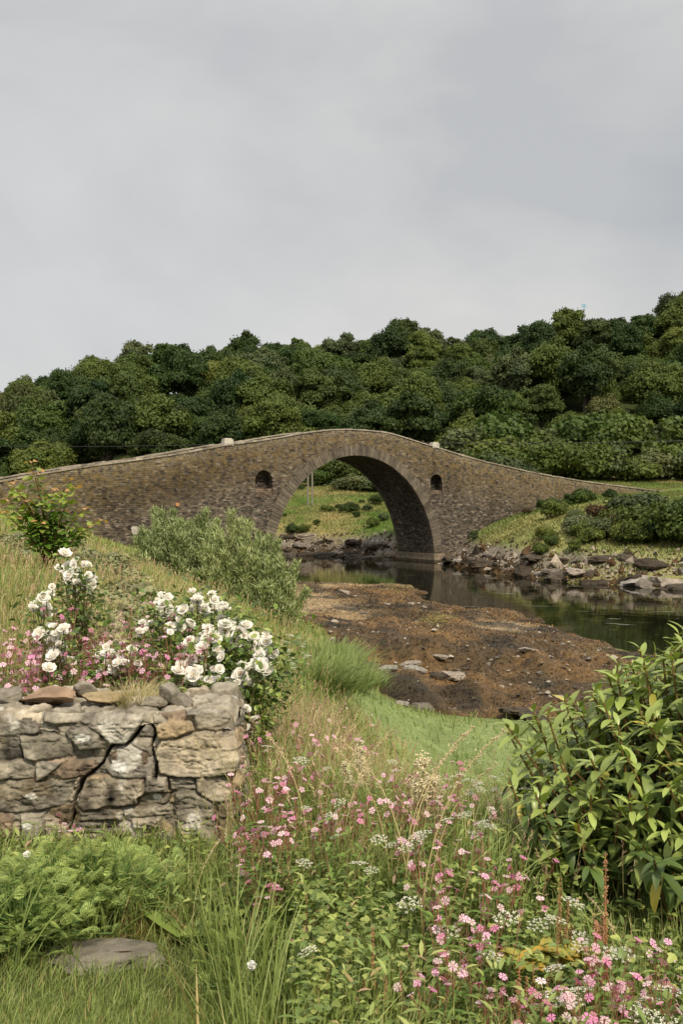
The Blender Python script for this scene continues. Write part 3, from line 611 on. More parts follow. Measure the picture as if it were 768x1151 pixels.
ST = trunk(55, 1.2, .06, .9, 5).build('stem', M_BARK)
TM['pale green'] = leafmat('leaf_pale', .2, .6, .2, (.15, .17, .085), .1); TM['rusty brown'] = leafmat('leaf_rusty', .15, .6, .2, (.085, .052, .026), .1)
SM = {}
def shrub(x, y, v, tone, s, label, cat='bush', group='bushes on the far bank', zs=1., z=None):
    if (v, tone) not in SM: V, f, C = SHR[v]; SM[v, tone] = mesh('foliage', V, f, [TM[tone]], C)
    z = float(gz(x, y)) if z is None else z
    return thing('bush', label, cat, group, (x, y, z-.25*s), (0, 0, rngT.uniform(0, 6.28)), (s, s, s*zs), [('stem', ST), ('foliage', SM[v, tone])])
def atg(px, d): return ((px-384)/F*d, d)
for px, d, v, tone, s, zs, lab in [
  (655, 98, 0, 'pale green', 1.15, .8, 'pale cream-flowered bush at the bank edge below the bridge end'),
  (672, 94, 1, 'grey-green', 1.1, .85, 'grey-green rounded bush beside the pale flowered one'),
  (693, 95, 1, 'rusty brown', 1.3, .75, 'rusty brown bush in the middle of the bank scrub'),
  (712, 91, 0, 'mid green', 1.35, .8, 'mid green bush between the rusty bush and dark scrub'),
  (730, 93, 1, 'mid green', 1.6, .9, 'broad green spreading bush in the bank scrub'),
  (752, 90, 2, 'deep green', 1.6, .9, 'tall deep green bush over the rocky shore'),
  (775, 88, 1, 'mid green', 1.8, 1, 'broad leafy bush cut by the picture edge on the far bank'),
  (715, 101, 1, 'grey-green', 1.9, .7, 'low grey-green bush behind the rusty one'),
  (745, 99, 0, 'mid green', 1.5, .6, 'leafy green bush behind the dark scrub below the bridge end'),
  (775, 97, 1, 'mid green', 1.7, .65, 'large green bush higher up the far bank'),
  (655, 116, 0, 'mid green', .95, .9, 'round bright bush at the foot of the bridge wall'),
  (641, 116, 2, 'dark green', .7, .8, 'small dark bush beside the round bright one by the bridge wall'),
  (686, 117, 0, 'dark green', .62, .9, 'small round dark bush alone on top of the knoll'),
  (620, 107, 2, 'yellow-green', .85, 1, 'upright yellow-green bush on the knoll slope'),
  (626, 112, 0, 'mid green', .6, 1, 'little green bush just above the upright yellow-green one'),
  (357, 172, 1, 'mid green', 1.7, .8, 'rounded bush seen through the arch near the utility poles'),
  (378, 174, 1, 'dark green', 2.2, 1.0, 'large dark bush at the field top seen through the arch'),
  (398, 166, 1, 'grey-green', 2.2, .55, 'low grey-green thicket in the field seen through the arch'),
  (425, 165, 0, 'grey-green', 2.0, .6, 'pale rounded thicket at the edge of the arch opening'),
  (410, 175, 0, 'mid green', 2.2, .9, 'bright bush behind the pale thicket in the arch opening'),
  (393, 142, 0, 'dark green', .9, .9, 'small dark bush alone in the grass slope under the arch'),
  (368, 144, 1, 'mid green', .6, .8, 'tiny bush on the grass slope nearer the left pier')]:
    x, y = atg(px, d); shrub(x, y, v, tone, s, lab.replace('left pier', 'shaded pier').replace('picture edge', 'frame edge'), zs=zs)
k = 0
TD = ['mid green', 'yellow-green', 'dark green', 'mid green', 'grey-green']
for px in range(505, 800, 13):
    for d, s in ((170, 2.1), (181, 3.2)):
        pj = px+rngT.uniform(-5, 5); x, y = atg(pj, d+rngT.uniform(-3, 3)); k += 1
        if d == 170 and (pj < 560 or (690 < pj < 712)): continue
        t_ = TD[int(rngT.integers(0, 5))]; 
        shrub(x, y, int(rngT.integers(0, 3)), t_, s*rngT.uniform(.55, 1.45), f'{t_} bush in the {"front" if d == 170 else "rear"} scrub row {land(pj)}', group='bushes between the bridge and the wood', zs=rngT.uniform(.8, 1.1))
for px in range(-30, 480, 15):
    pj = px+rngT.uniform(-6, 6); x, y = atg(pj, 180+rngT.uniform(-3, 3)); t_ = TD[int(rngT.integers(0, 5))]
    shrub(x, y, int(rngT.integers(0, 3)), t_, rngT.uniform(1.6, 2.6), f'{t_} bush at the edge of the wood {land(pj)}', group='bushes along the foot of the wood', zs=rngT.uniform(.8, 1.1))

# poles and wire, flag
M_WOOD = attrmat('weathered_wood', nscale=10, bdist=.01); m_wire, nt, b, out = newmat('wire_mat'); b.inputs['Base Color'].default_value = (.03, .03, .035, 1); b.inputs['Roughness'].default_value = .6
tops = []
for k, (px, lab) in enumerate(((346.2, 'first weathered utility pole of the twin pair seen through the arch, farther from the pier opening'), (351, 'second weathered utility pole of the twin pair seen through the arch'))):
    x, y = atg(px, 152); z = float(gz(x, y)); mb = MB(); mb.tube([(0, 0, -.5), (0, 0, 5), (0, 0, 16.4-z)], [.15, .13, .1], 8, lin(134, 128, 116))
    mc = MB(); mc.box(-.9, -.06, 15.6-z, .9, .06, 15.75-z, lin(120, 112, 98)); mi_ = MB()
    for dx in (-.8, 0, .8): mi_.tube([(dx, 0, 15.76-z), (dx, 0, 15.95-z), (dx, 0, 16.0-z)], [.05, .07, .03], 6, lin(90, 70, 60))
    lab = ['pale utility pole of the twin pair closer to the arch stones', 'pale utility pole of the twin pair farther from the arch stones'][k]
    thing('utility_pole', lab, 'utility pole', 'utility poles', (x, y, z), (0, 0, .1), 1, [('post', mb.build('post', M_WOOD)), ('crossarm', mc.build('crossarm', M_WOOD), (0, 0, 0), (0, 0, 0), 1, [('insulator', mi_.build('insulator', M_WOOD))])])
    tops.append((x, y))
mb = MB(); x0, y0 = tops[0]; x1, y1 = tops[1]
for (ax, ay, az), (bx_, by_, bz) in ((((-90), 155, 16.6), (x0, y0, 15.95)), ((x1, y1, 15.95), (95, 158, 18.2))):
    t = np.linspace(0, 1, 24); P = np.stack([ax+(bx_-ax)*t, ay+(by_-ay)*t, az+(bz-az)*t-1.1*4*t*(1-t)], 1); mb.tube(P, .035, 5)
single('power_line', mb.build('power_line', m_wire), 'thin dark wire strung in front of the wood', 'cable')
mf, nt, b, out = newmat('blue_cloth'); b.inputs['Base Color'].default_value = (*lin(160, 192, 214), 1); b.inputs['Roughness'].default_value = .8
x, y = atg(654, 284); z = float(gz(x, y)); zt = EYE+(HZ-341)/F*284
mb = MB(); mb.tube([(0, 0, 0), (0, 0, zt-z+.3)], [.08, .05], 6, lin(190, 190, 190))
u, v_ = np.meshgrid(np.linspace(0, 1.5, 8), np.linspace(-1.1, 0, 5), indexing='ij'); V = np.stack([u, .15*np.sin(u*4), v_-.25*u+zt-z], -1).reshape(-1, 3)
thing('flag', 'small pale blue flag flying above the treetops on the skyline', 'flag', None, (x, y, z), (0, 0, 0), 1, [('flagpole', mb.build('flagpole', M_WOOD)), ('cloth', mesh('cloth', V, [grid_faces(8, 5)], [mf], smooth=True))])

# far-bank rocks
import bmesh
def rock_mesh(seed, base, sub=5, rough=.3):
    bm = bmesh.new(); bmesh.ops.create_icosphere(bm, subdivisions=sub, radius=1); rng = np.random.default_rng(seed)
    V = np.array([v.co[:] for v in bm.verts]); Fc = np.array([[v.index for v in f.verts] for f in bm.faces]); bm.free()
    for k in range(9):
        n = rdirs(1, rng)[0]; h = rng.uniform(.45, .8); dd = V@n-h; V = V-np.clip(dd, 0, None)[:, None]*n*.92
    V = V+rough*fbm(V*1.7+seed, 4, seed)[:, None]*V+rough*.6*(.4-np.abs(fbm(V*2.6+seed, 4, seed+9)))[:, None]*V; V[:, 2] *= .7
    nn = fbm(V*2.5+3, 4, seed+5)
    low = sstep(-.1, -.45, V[:, 2]+nn*.35)
    C = np.asarray(base)*(1+.5*nn[:, None]); C = C*(1-low[:, None])+np.array(lin(72, 58, 38))*low[:, None]
    return mesh('rock', V, [Fc], [M_ROCK], C)
M_ROCK = attrmat('rock_mat', nscale=4.5, nstr=.75, bstr=.8, bdist=.06, dark=.45, light=1.5)
RK = [rock_mesh(k, c) for k, c in enumerate([lin(148, 138, 126), lin(156, 144, 132), lin(112, 104, 94), lin(76, 68, 58), lin(62, 54, 44), lin(146, 140, 132)])]
def lrock(px, d, k, sx, sy, sz_, lab, grp, zoff=0, rot=None):
    x, y = atg(px, d); z = (kz(x, y) if kelp_mask(np.array([x]), np.array([y]))[0] > .2 else float(gz(x, y)))
    return single('rock', RK[k], lab, 'rock', grp, loc=(x, y, max(z, -.15)+zoff), rot=(rngT.uniform(-.2, .2), rngT.uniform(-.2, .2), rngT.uniform(0, 6.28) if rot is None else rot), sc=(sx, sy, sz_))
far_r = []
for px, py in [(500,628),(508,633),(519,630),(530,634),(541,632),(552,636),(563,634),(575,636),(586,638),(598,640),(610,643),(622,640),(634,645),(648,648),(662,647),(676,651),(690,650),(704,654),(717,652),(730,656),(744,655),(757,660),(768,659),(515,622),(532,621),(549,618),(566,617),(583,622),(604,627),(628,630),(655,633),(680,637),(708,640),(738,642),(765,646)]:
    far_r.append((px, py))
for i, (px, py) in enumerate(far_r):
    d = np.interp(px, [496, 545, 600, 680, 768], [111, 99, 90, 84, 78.5])+(0 if i < 23 else 3.2)+rngT.uniform(-.5, .8)
    k = [0, 4, 5, 2, 3, 1, 3, 4][i % 8] if i < 23 else [3, 4, 2, 3][i % 4]
    tone = {0: 'pale grey', 1: 'pinkish grey', 5: 'light grey', 2: 'mid grey', 3: 'dark', 4: 'blackish weed-covered'}[k]
    where = 'at the far waterline' if i < 23 else 'above the far waterline'
    near_ = ['beside the bridge pier', 'below the grassy knoll', 'below the pale flowered bush', 'below the rusty bush', 'below the dark bank scrub'][int(np.clip((px-496)/55, 0, 4))]
    s = rngT.uniform(.6, 1.4); lrock(px, d, k, s*1.5, s*1.0, s*rngT.uniform(.5, .8), f'{tone} rock {where} {near_}', 'rocks along the far shore', -.16*s)
for i, (px, d) in enumerate([(318, 127), (328, 126), (338, 128), (347, 125.5), (357, 127), (367, 124), (376, 124), (386, 122), (396, 121.5), (405, 120.5), (415, 119), (424, 118), (434, 117), (325, 131), (344, 130.5), (362, 129), (381, 127), (400, 125.5), (418, 123)]):
    k = [4, 3, 2, 4, 3, 4, 1, 4][i % 8]; s = rngT.uniform(.9, 1.7)
    tone = {0: 'pale grey', 1: 'pinkish grey', 2: 'mid grey', 3: 'dark', 4: 'blackish weed-covered'}[k]
    near_ = ['next to the shaded side', 'below the poles', 'mid-opening', 'next to the far pier'][int(np.clip((px-315)/30, 0, 3))]
    s *= .95; lrock(px, d, k, s*1.5, s, s*rngT.uniform(.6, .9), f'{tone} rock seen through the arch {near_}', 'rocks seen through the arch', -.12*s)
# stones on the near shore
for i, (px, py, w_, k, lab) in enumerate([(386, 670, 9, 1, 'round pale boulder near the water, closest to the bridge pier'), (401, 672, 8, 0, 'small pale stone beside the round pale boulder near the water'), (410, 690, 7, 2, 'grey upright stone on the weed up-shore of the round boulder'), (434, 679, 6, 1, 'small pink stone on the weed mid-shore'), (461, 680, 7, 1, 'small pale stone mid-shore facing the pier'), (476, 683, 5, 0, 'tiny pale stone at the far edge of the weed'),
  (436, 744, 16, 5, 'flat grey slab at the grass end of the stone row'), (441, 736, 10, 2, 'grey stone standing behind the flat slab'), (459, 745, 16, 0, 'wide low grey stone in the stone row'), (470, 741, 13, 2, 'block-shaped grey stone in the stone row'), (465, 754, 18, 5, 'largest flat stone in front of the stone row'), (491, 752, 14, 0, 'pointed pale stone leaning in the stone row'), (507, 750, 20, 1, 'pale stone capping the dark weed lump'), (493, 764, 12, 3, 'dark rounded stone in front of the pointed one'), (507, 760, 18, 4, 'brown weed-covered boulder under the pale cap stone'),
  (534, 737, 10, 1, 'small pale stone halfway along the weed bank'), (561, 741, 6, 2, 'small grey stone near the tilted dark stone'), (592, 741, 15, 0, 'tilted grey stone with a pale face on the weed bank'), (440, 712, 9, 3, 'dark stone alone in the open weed'), (560, 722, 8, 3, 'dark flat stone by the sandy bar'), (480, 725, 9, 2, 'grey stone half sunk in yellow weed'), (625, 745, 9, 2, 'grey stone near the end of the weed bank'), (450, 790, 14, 5, 'pale slab at the edge of the lower lawn'), (478, 797, 18, 2, 'flat outcrop along the edge of the lower lawn'), (590, 806, 34, 3, 'long dark outcrop beside the lower lawn'), (604, 812, 26, 3, 'dark split outcrop next to the leafy bush')]):
    d = 6.7*F/(py-HZ)
    for _ in range(3):
        x, y = atg(px, d); z = kz(x, y) if kelp_mask(np.array([x]), np.array([y]))[0] > .2 else float(gz(x, y)); d = (EYE-z)*F/(py-HZ)
    s = w_/F*d/1.9*1.35; lrock(px, d, k, s*1.15, s*.85, s*(.75 if w_ < 25 else .4), lab, 'stones on the near shore', s*.18, rot=rngT.uniform(-.5, .5))
# broken rock and weed between the larger rocks of the far shore
rng = np.random.default_rng(14); n = 60000; y = rng.uniform(76, 140, n); x = rng.uniform(-.09, .38, n)*y; z = gz(x, y); lx = (x-BX)*.8+(y-BY)*.6; ly = -(x-BX)*.6+(y-BY)*.8
k = (z > -.12) & (z < 2.4+rng.normal(0, .5, n)) & ~((ly > -.1) & (ly < BW+.1)) & (y+.25*x > 88) & (rng.random(n) < .5+.5*sstep(2.2, .5, z)); x, y, z = x[k], y[k], z[k]; n = len(x)
bm = bmesh.new(); bmesh.ops.create_icosphere(bm, subdivisions=1, radius=1); BV = np.array([v.co[:] for v in bm.verts]); BF = [np.array([[v.index for v in f.verts] for f in bm.faces])]; bm.free(); BV = BV*(1+.3*np.sin(BV*7+2).sum(1))[:, None]*[1, .8, .6]
pale = (rng.random(n) < .30*sstep(.1, .9, z)+.05)[:, None]; c = np.where(pale, np.array(lin(158, 146, 132)), np.where(rng.random(n)[:, None] < .5, np.array(lin(84, 64, 40)), np.array(lin(58, 50, 38))))*rng.uniform(.6, 1.3, n)[:, None]
V, f, C = scatter(BV, BF, np.stack([x, y, z], 1), frames(rdirs(n, rng)*[1, 1, .3]), .07*np.exp(rng.normal(0, .55, n))*1.6, c)
single('shore_rubble', mesh('shore_rubble', V, f, [M_ROCK], C), 'broken stones and brown weed along the far shoreline', 'shingle', kind='stuff')
# low bushes, bracken and tussocks dotted over the far banks
rngB = np.random.default_rng(41); nb_ = 0
for k in range(400):
    px = rngB.uniform(318, 800); d = rngB.uniform(90, 150) if px > 500 else rngB.uniform(128, 172)
    if 440 < px < 530 or (px < 500 and rngB.random() > .2): continue
    x, y = atg(px, d); z = float(gz(x, y)); lx = (x-BX)*.8+(y-BY)*.6; ly = -(x-BX)*.6+(y-BY)*.8
    if z < 2.0 or -1.2 < ly < BW+1 or (px > 500 and ly > 0): continue
    if px > 500 and (rngB.random() > .35+.65*(px > 640) or (px > 640 and d > 103)): continue
    t_ = ['mid green', 'yellow-green', 'dark green', 'grey-green', 'rusty brown'][int(rngB.choice(5, p=[.35, .25, .2, .12, .08]))]
    where = 'in the grass slope seen through the arch' if px < 500 else ('on the grassy knoll below the parapet' if px < 640 else 'among the far-bank scrub below the bridge end')
    shrub(x, y, int(rngB.integers(0, 3)), t_, rngB.uniform(.25, .7)*(1.35 if px > 640 else 1), f'low {t_} tuft of scrub {where}', group='low scrub on the far banks', zs=rngB.uniform(.8, 1.2), z=z+.05); nb_ += 1
    if nb_ > 95: break
# ------------------------------------------------------------------ old stone wall in front
WD = 4.65; WT = 6.20; WXE = -.50
def zoomp(P): P = np.array(P, float); px = P[:, 0]*.3776; py = 740+P[:, 1]*.3776; return np.stack([(px-384)/F*WD, EYE-(py-HZ)/F*WD], 1)
STP = [([(0,235),(60,232),(75,265),(70,300),(20,308),(-30,300),(-30,240)],0),([(62,232),(190,222),(215,235),(215,290),(130,302),(75,296)],1),([(195,215),(240,180),(300,225),(305,262),(240,268),(215,240)],0),([(-40,150),(25,160),(35,190),(90,180),(120,200),(115,222),(60,228),(-40,232)],0),([(125,150),(180,142),(230,150),(285,160),(270,182),(180,192),(130,185)],1),([(240,178),(290,165),(420,170),(415,205),(385,245),(330,255),(305,225)],0),([(-30,305),(75,300),(110,320),(105,355),(-30,360)],1),([(150,345),(190,310),(290,295),(292,320),(260,345),(200,355)],3),([(110,305),(185,305),(150,345),(112,360)],0),([(-30,362),(110,360),(225,362),(215,400),(195,435),(100,452),(-30,455)],1),([(245,360),(330,352),(430,362),(432,395),(410,425),(250,447),(238,430)],2),([(330,300),(350,262),(390,255),(440,280),(440,310),(400,318),(345,325)],3),([(320,325),(385,310),(460,320),(460,355),(340,352)],0),([(462,200),(510,178),(572,195),(578,218),(500,235),(468,240)],4),([(580,180),(690,160),(700,205),(640,222),(585,220)],1),([(545,140),(600,128),(690,138),(700,160),(600,178),(560,175)],0),([(480,240),(600,225),(695,225),(695,330),(620,350),(480,338),(465,270)],2),([(505,350),(575,345),(590,385),(540,390),(510,385)],0),([(440,350),(500,345),(498,392),(432,398)],1),([(415,405),(450,398),(515,395),(505,430),(410,438)],2),([(521,395),(580,390),(640,420),(640,465),(560,495),(530,480)],1),([(586,350),(660,345),(690,380),(690,420),(640,418),(590,390)],2),([(215,478),(300,480),(345,480),(330,520),(210,518)],0),([(240,450),(370,440),(360,478),(240,475)],1),([(395,475),(480,465),(480,492),(400,498)],2),([(350,510),(400,500),(465,500),(460,520),(370,545)],3),([(345,550),(430,538),(440,575),(380,590),(350,580)],2),([(-20,450),(45,460),(45,520),(-20,528)],3),([(65,460),(135,455),(140,530),(70,540)],1),([(210,525),(320,530),(325,580),(260,580),(212,560)],1),([(365,442),(520,430),(520,465),(400,470),(370,470)],1),([(470,515),(520,505),(525,560),(480,550)],0),([(533,490),(600,475),(640,470),(650,560),(540,560)],1),([(650,430),(700,400),(720,450),(735,470),(700,540),(655,540)],3)]
SC4 = [lin(150, 143, 131), lin(155, 147, 132), lin(164, 153, 135), lin(146, 128, 110), lin(156, 138, 112)]
STP = [(zoomp(p), c) for p, c in STP]
CRK = [zoomp([(448,168),(458,215),(450,262),(470,305),(464,350)]), zoomp([(420,203),(392,243),(330,266),(308,312),(252,352),(228,405),(218,478),(205,530)])]
def seg_d(P, x, y):
    d = np.full(x.shape, 9.)
    for (ax, ay), (bx, by) in zip(P[:-1], P[1:]):
        ex, ey = bx-ax, by-ay; t = np.clip(((x-ax)*ex+(y-ay)*ey)/(ex*ex+ey*ey), 0, 1); d = np.minimum(d, np.hypot(x-ax-t*ex, y-ay-t*ey))
    return d
def voro(x, y, cx_, cy_, seed):
    """irregular courses: distance to cell edge (metres) and cell hash"""
    u, v = x/cx_, y/cy_; iu, iv = np.floor(u).astype(int), np.floor(v).astype(int); b1 = np.full(x.shape, 9.); b2 = b1.copy(); idn = np.zeros(x.shape); px1 = b1.copy()
    for a in (-2, -1, 0, 1, 2):
        for b_ in (-1, 0, 1):
            ju, jv = iu+a, iv+b_; fx = ju+.5*(jv % 2)+.15+.7*h3(ju, jv, ju*0, seed); fy = jv+.25+.5*h3(ju, jv, ju*0+1, seed)
            d = np.abs(u-fx)**2.4+np.abs(v-fy)**2.4; d = d**(1/2.4)
            n = d < b1; b2 = np.where(n, b1, np.minimum(b2, d)); idn = np.where(n, h3(ju, jv, ju*0+2, seed), idn); b1 = np.where(n, d, b1)
    return (b2-b1)*min(cx_, cy_)*.5, idn
def relief(x, z, front):
    wx_ = x+.010*fbm(np.stack([x*14, z*14, x*0], -1), 3, 5); wz_ = z+.010*fbm(np.stack([x*14, z*14, x*0+9], -1), 3, 6)
    e, hid = voro(wx_, wz_, .17, .075, 3); base = -.012*np.ones_like(x); ci = (hid*4.99).astype(int)
    if front is not None:
        cand = front
        for k, (P, c) in enumerate(STP):
            b = (wx_ > P[:, 0].min()-.02) & (wx_ < P[:, 0].max()+.02) & (wz_ > P[:, 1].min()-.02) & (wz_ < P[:, 1].max()+.02) & cand
            if not b.any(): continue
            sd = poly_sd(P, wx_[b], wz_[b]); ins = sd > -.002; idx = np.where(b.ravel())[0]; sub = idx[ins]
            ee = e.ravel(); ee[sub] = np.maximum(sd[ins], 0)*1.0; hh_ = hid.ravel(); hv = (k*.37) % 1; hh_[sub] = hv; cc = ci.ravel(); cc[sub] = c
            bb = base.ravel(); m_ = P.mean(0); bb[sub] = .008+(hv-.5)*.022+((wx_[b][ins]-m_[0])*(hv-.5)*.12+(wz_[b][ins]-m_[1])*.10*(.6-hv))
            e, hid, ci, base = ee.reshape(x.shape), hh_.reshape(x.shape), cc.reshape(x.shape), bb.reshape(x.shape)
    pr = 1-np.exp(-np.clip(e, 0, 1)/.0035)
    P3 = np.stack([x, z, hid*7], -1)
    rough = fbm(P3*9, 5, 11)*.022+fbm(P3*np.array([26, 60, 1]), 5, 12, .65)*.010+.022*np.round(fbm(P3*7, 4, 13)*4)/4
    gr = np.abs(fbm(np.stack([x*5+hid*9, z*22+hid*5, x*0], -1), 4, 41)); h = base+(hid-.5)*.018+.014*pr+rough*pr-.003-.008*sstep(.06, 0, gr)
    joint = sstep(.012, .002, e)*sstep(-.35, .25, fbm(P3*5, 3, 15))
    crk = np.zeros_like(x)
    if front is not None:
        for P in CRK:
            dd = seg_d(P, wx_, wz_); wd = .001+.0075*np.clip(.35+1.6*fbm(P3*9, 4, 17), 0, 1.2); crk = np.maximum(crk, sstep(wd+.005, wd, dd+.011*fbm(P3*26, 4, 18))*front)
    h = h-.07*crk
    base_c = np.array(SC4)[np.clip(ci, 0, 4)]
    t = fbm(P3*4+3, 5, 19)[..., None]; t2 = fbm(P3*16+3, 4, 23)[..., None]
    C = base_c*(1+.9*t+.9*t2)*(1-.3*sstep(.05, 0, gr))[..., None]*(.72+.3*hid[..., None])
    lich = sstep(.36, .46, fbm(np.stack([x*6, z*6, x*0+4], -1), 4, 27)+.1*t2[..., 0])[..., None]; C = C*(1-lich*.75)+np.array(lin(206, 202, 192))*lich*.75
    if front is not None:
        for (zx, zy, r) in ((250, 228, .038), (352, 318, .045), (470, 408, .025), (440, 135, .03), (100, 405, .03), (85, 490, .03), (415, 290, .015)):
            c0 = zoomp([(zx, zy)])[0]; q = sstep(1.0, .75, np.hypot((x-c0[0]), (z-c0[1])*1.7)/r+.35*fbm(P3*30, 3, 29))[..., None]; C = C*(1-q)+np.array(lin(222, 220, 214))*q
    och = sstep(.25, .5, fbm(np.stack([x*5, z*7, x*0+14], -1), 4, 33))[..., None]; C = C*(1-och*.2)+np.array(lin(150, 128, 90))*och*.2
    moss = sstep(.3, .55, fbm(np.stack([x*5, z*5, x*0+24], -1), 4, 37)+.3*sstep(5.85, 5.6, z))[..., None]; C = C*(1-moss*.45)+np.array(lin(92, 92, 52))*moss*.45
    C = C*(1-joint[..., None]*.5)+np.array(lin(66, 58, 44))*joint[..., None]*.5
    C = C*(1-crk[..., None]*.8)+np.array(lin(58, 50, 40))*crk[..., None]*.8
    return h, C
xf = np.concatenate([np.arange(-5, -1.9, .009), np.arange(-1.9, WXE-.05, .0042)]); r = .05
pth = [(x_, WD, 0, -1) for x_ in xf]+[(WXE-r+r*math.sin(a), WD+r-r*math.cos(a), math.sin(a), -math.cos(a)) for a in np.linspace(0, math.pi/2, 16)]
pth += [(WXE, y_, 1, 0) for y_ in np.arange(WD+r+.005, WD+.5-r, .006)]+[(WXE-r+r*math.cos(a), WD+.5-r+r*math.sin(a), math.cos(a), math.sin(a)) for a in np.linspace(0, math.pi/2, 10)]
pth += [(x_, WD+.5, 0, 1) for x_ in np.arange(WXE-r, -5, -.03)]
pth = np.array(pth); arc = np.concatenate([[0], np.cumsum(np.hypot(*np.diff(pth[:, :2], axis=0).T))])+(-5)
zz = np.concatenate([np.arange(5.35, WT-.04, .0048), WT-.04+.04*np.sin(np.linspace(0, math.pi/2, 8))])
A, Zz = np.meshgrid(arc, zz, indexing='ij'); isf = np.zeros(A.shape, bool); isf[:len(xf)+16] = True
hgt, C = relief(A, Zz, isf)
inn = np.clip((Zz-(WT-.04))/.04, 0, 1); inn = .05*(1-np.sqrt(np.clip(1-inn*inn, 0, 1)))
batter = (WT-Zz)*.05+.02*fbm(np.stack([A*1.5, Zz*1.5, A*0], -1), 2, 3)
rip = .12*sstep(WXE-.22, WXE+.1, A)*sstep(WXE+1.1, WXE+.7, A)*sstep(6.05, 5.5, Zz)*(.7+fbm(np.stack([A*7, Zz*9, A*0], -1), 3, 51))-.05*sstep(WXE-.12, WXE+.03, A)*sstep(WXE+.3, WXE+.1, A)*(.5+fbm(np.stack([A*3, Zz*8, A*0], -1), 3, 52))*sstep(5.7, 5.9, Zz)   # rubble spreading at the foot of the end
off = hgt+batter+rip-inn
V = np.stack([pth[:, 0][:, None]+pth[:, 2][:, None]*off, pth[:, 1][:, None]+pth[:, 3][:, None]*off, Zz+.012*fbm(np.stack([A*6, A*0, A*0], -1), 3, 8)*sstep(WT-.2, WT, Zz)+.03*sstep(WT-.25, WT, Zz)*fbm(np.stack([A*2.2, A*0, A*0], -1), 2, 9)], -1)
m_wall = attrmat('wall_stone', rough=.93, spec=.12, nscale=42, nstr=.7, bstr=.8, bdist=.006, dark=.6, light=1.35)
Wv = [V.reshape(-1, 3)]; Wf = [grid_faces(len(arc), len(zz))]; Wc = [C.reshape(-1, 3)]
xt = np.concatenate([np.arange(-5, -1.9, .015), np.arange(-1.9, WXE+.001, .007)]); yt = np.arange(WD+.0, WD+.5, .007)
X, Y = np.meshgrid(xt, yt, indexing='ij'); ed, hid = voro(X+.01*fb2(X, Y, .07, 2, 3), Y+.01*fb2(X, Y, .07, 2, 4), .13, .12, 9)
edge = np.minimum(np.minimum(Y-WD, WD+.5-Y), WXE-X); P3 = np.stack([X, Y, hid*5], -1)
zt = WT-.03+.03*(1-np.exp(-ed/.005))+(hid-.5)*.05+fbm(P3*8, 5, 3)*.035+fbm(P3*30, 4, 4)*.012-.07*sstep(.035, 0, edge)+.03*fbm(np.stack([X*2.2, X*0, X*0], -1), 2, 9)+.02*sstep(WD+.1, WD+.4, Y)
t = fbm(P3*4+3, 5, 19)[..., None]; C = np.array(SC4)[np.clip((hid*3.2).astype(int), 0, 3)]*(1+.5*t+.4*fbm(P3*17, 4, 20)[..., None])
lich = sstep(.2, .4, fbm(P3*6, 4, 21))[..., None]; C = C*(1-lich*.6)+np.array(lin(196, 192, 182))*lich*.6; jn = sstep(.014, .002, ed)[..., None]; C = C*(1-jn*.55)+np.array(lin(74, 66, 46))*jn*.55
V = np.stack([X, Y, zt], -1); n0 = len(Wv[0]); Wv.append(V.reshape(-1, 3)); Wf.append(grid_faces(len(xt), len(yt))+n0); Wc.append(C.reshape(-1, 3))
single('stone_wall', mesh('stone_wall', np.concatenate(Wv), [np.concatenate(Wf)], [m_wall], np.concatenate(Wc), smooth=True), 'old lichen-spotted rubble stone wall ending among the meadow flowers', 'wall')
def slab(seed, base, sx, sy, sz_):
    me = rock_mesh(seed, base, 5, .2); me.materials[0] = m_wall; return me
def loose(px, py, d, w_, dp, h, k, lab, rz=0, tilt=(0, 0)):
    x, y, z = at(px, py, d); me = slab(700+k, [lin(164, 138, 116), lin(152, 144, 130), lin(176, 156, 124), lin(140, 132, 120)][k % 4], 1, 1, 1)
    single('loose_stone', me, lab, 'stone', 'loose stones on the wall top', None, (x, y, z), (tilt[0], tilt[1], rz), (w_/1.5, dp/1.5, h/.95))
loose(52, 782, 4.88, .215, .17, .07, 0, 'orange flat stone lying on top of the old wall', .1, (.05, .06))
loose(96, 775, 5.0, .09, .09, .07, 1, 'small grey upright stone on the wall behind the orange one', .5)
loose(112, 785, 4.86, .17, .12, .04, 2, 'thin tan slab on the wall top by the white roses', -.1, (.04, -.05))
loose(12, 786, 4.9, .12, .12, .09, 3, 'rough grey block on the wall near the orange stone', .4)
loose(192, 783, 4.84, .13, .13, .09, 5, 'broken grey stone crumbling on the wall near its end', .8, (.1, .15))
loose(203, 788, 4.82, .09, .10, .06, 7, 'small split stone lying against the crumbled one on the wall', 1.2)
loose(172, 790, 4.80, .10, .09, .045, 9, 'small grey stone between dry tuft and crumbled stone on the wall', .2)
x, y, z = at(125, 1086, 3.42); sl = rock_mesh(23, lin(128, 122, 110), 5, .5); sl.materials[0] = m_wall
single('flat_stone', sl, 'flat grey stone lying in the short grass below the wall', 'stone', None, None, (x, y, float(gz(x, y))+.008), (.08, 0, .15), (.21, .15, .06))
SLAB = (x, y)
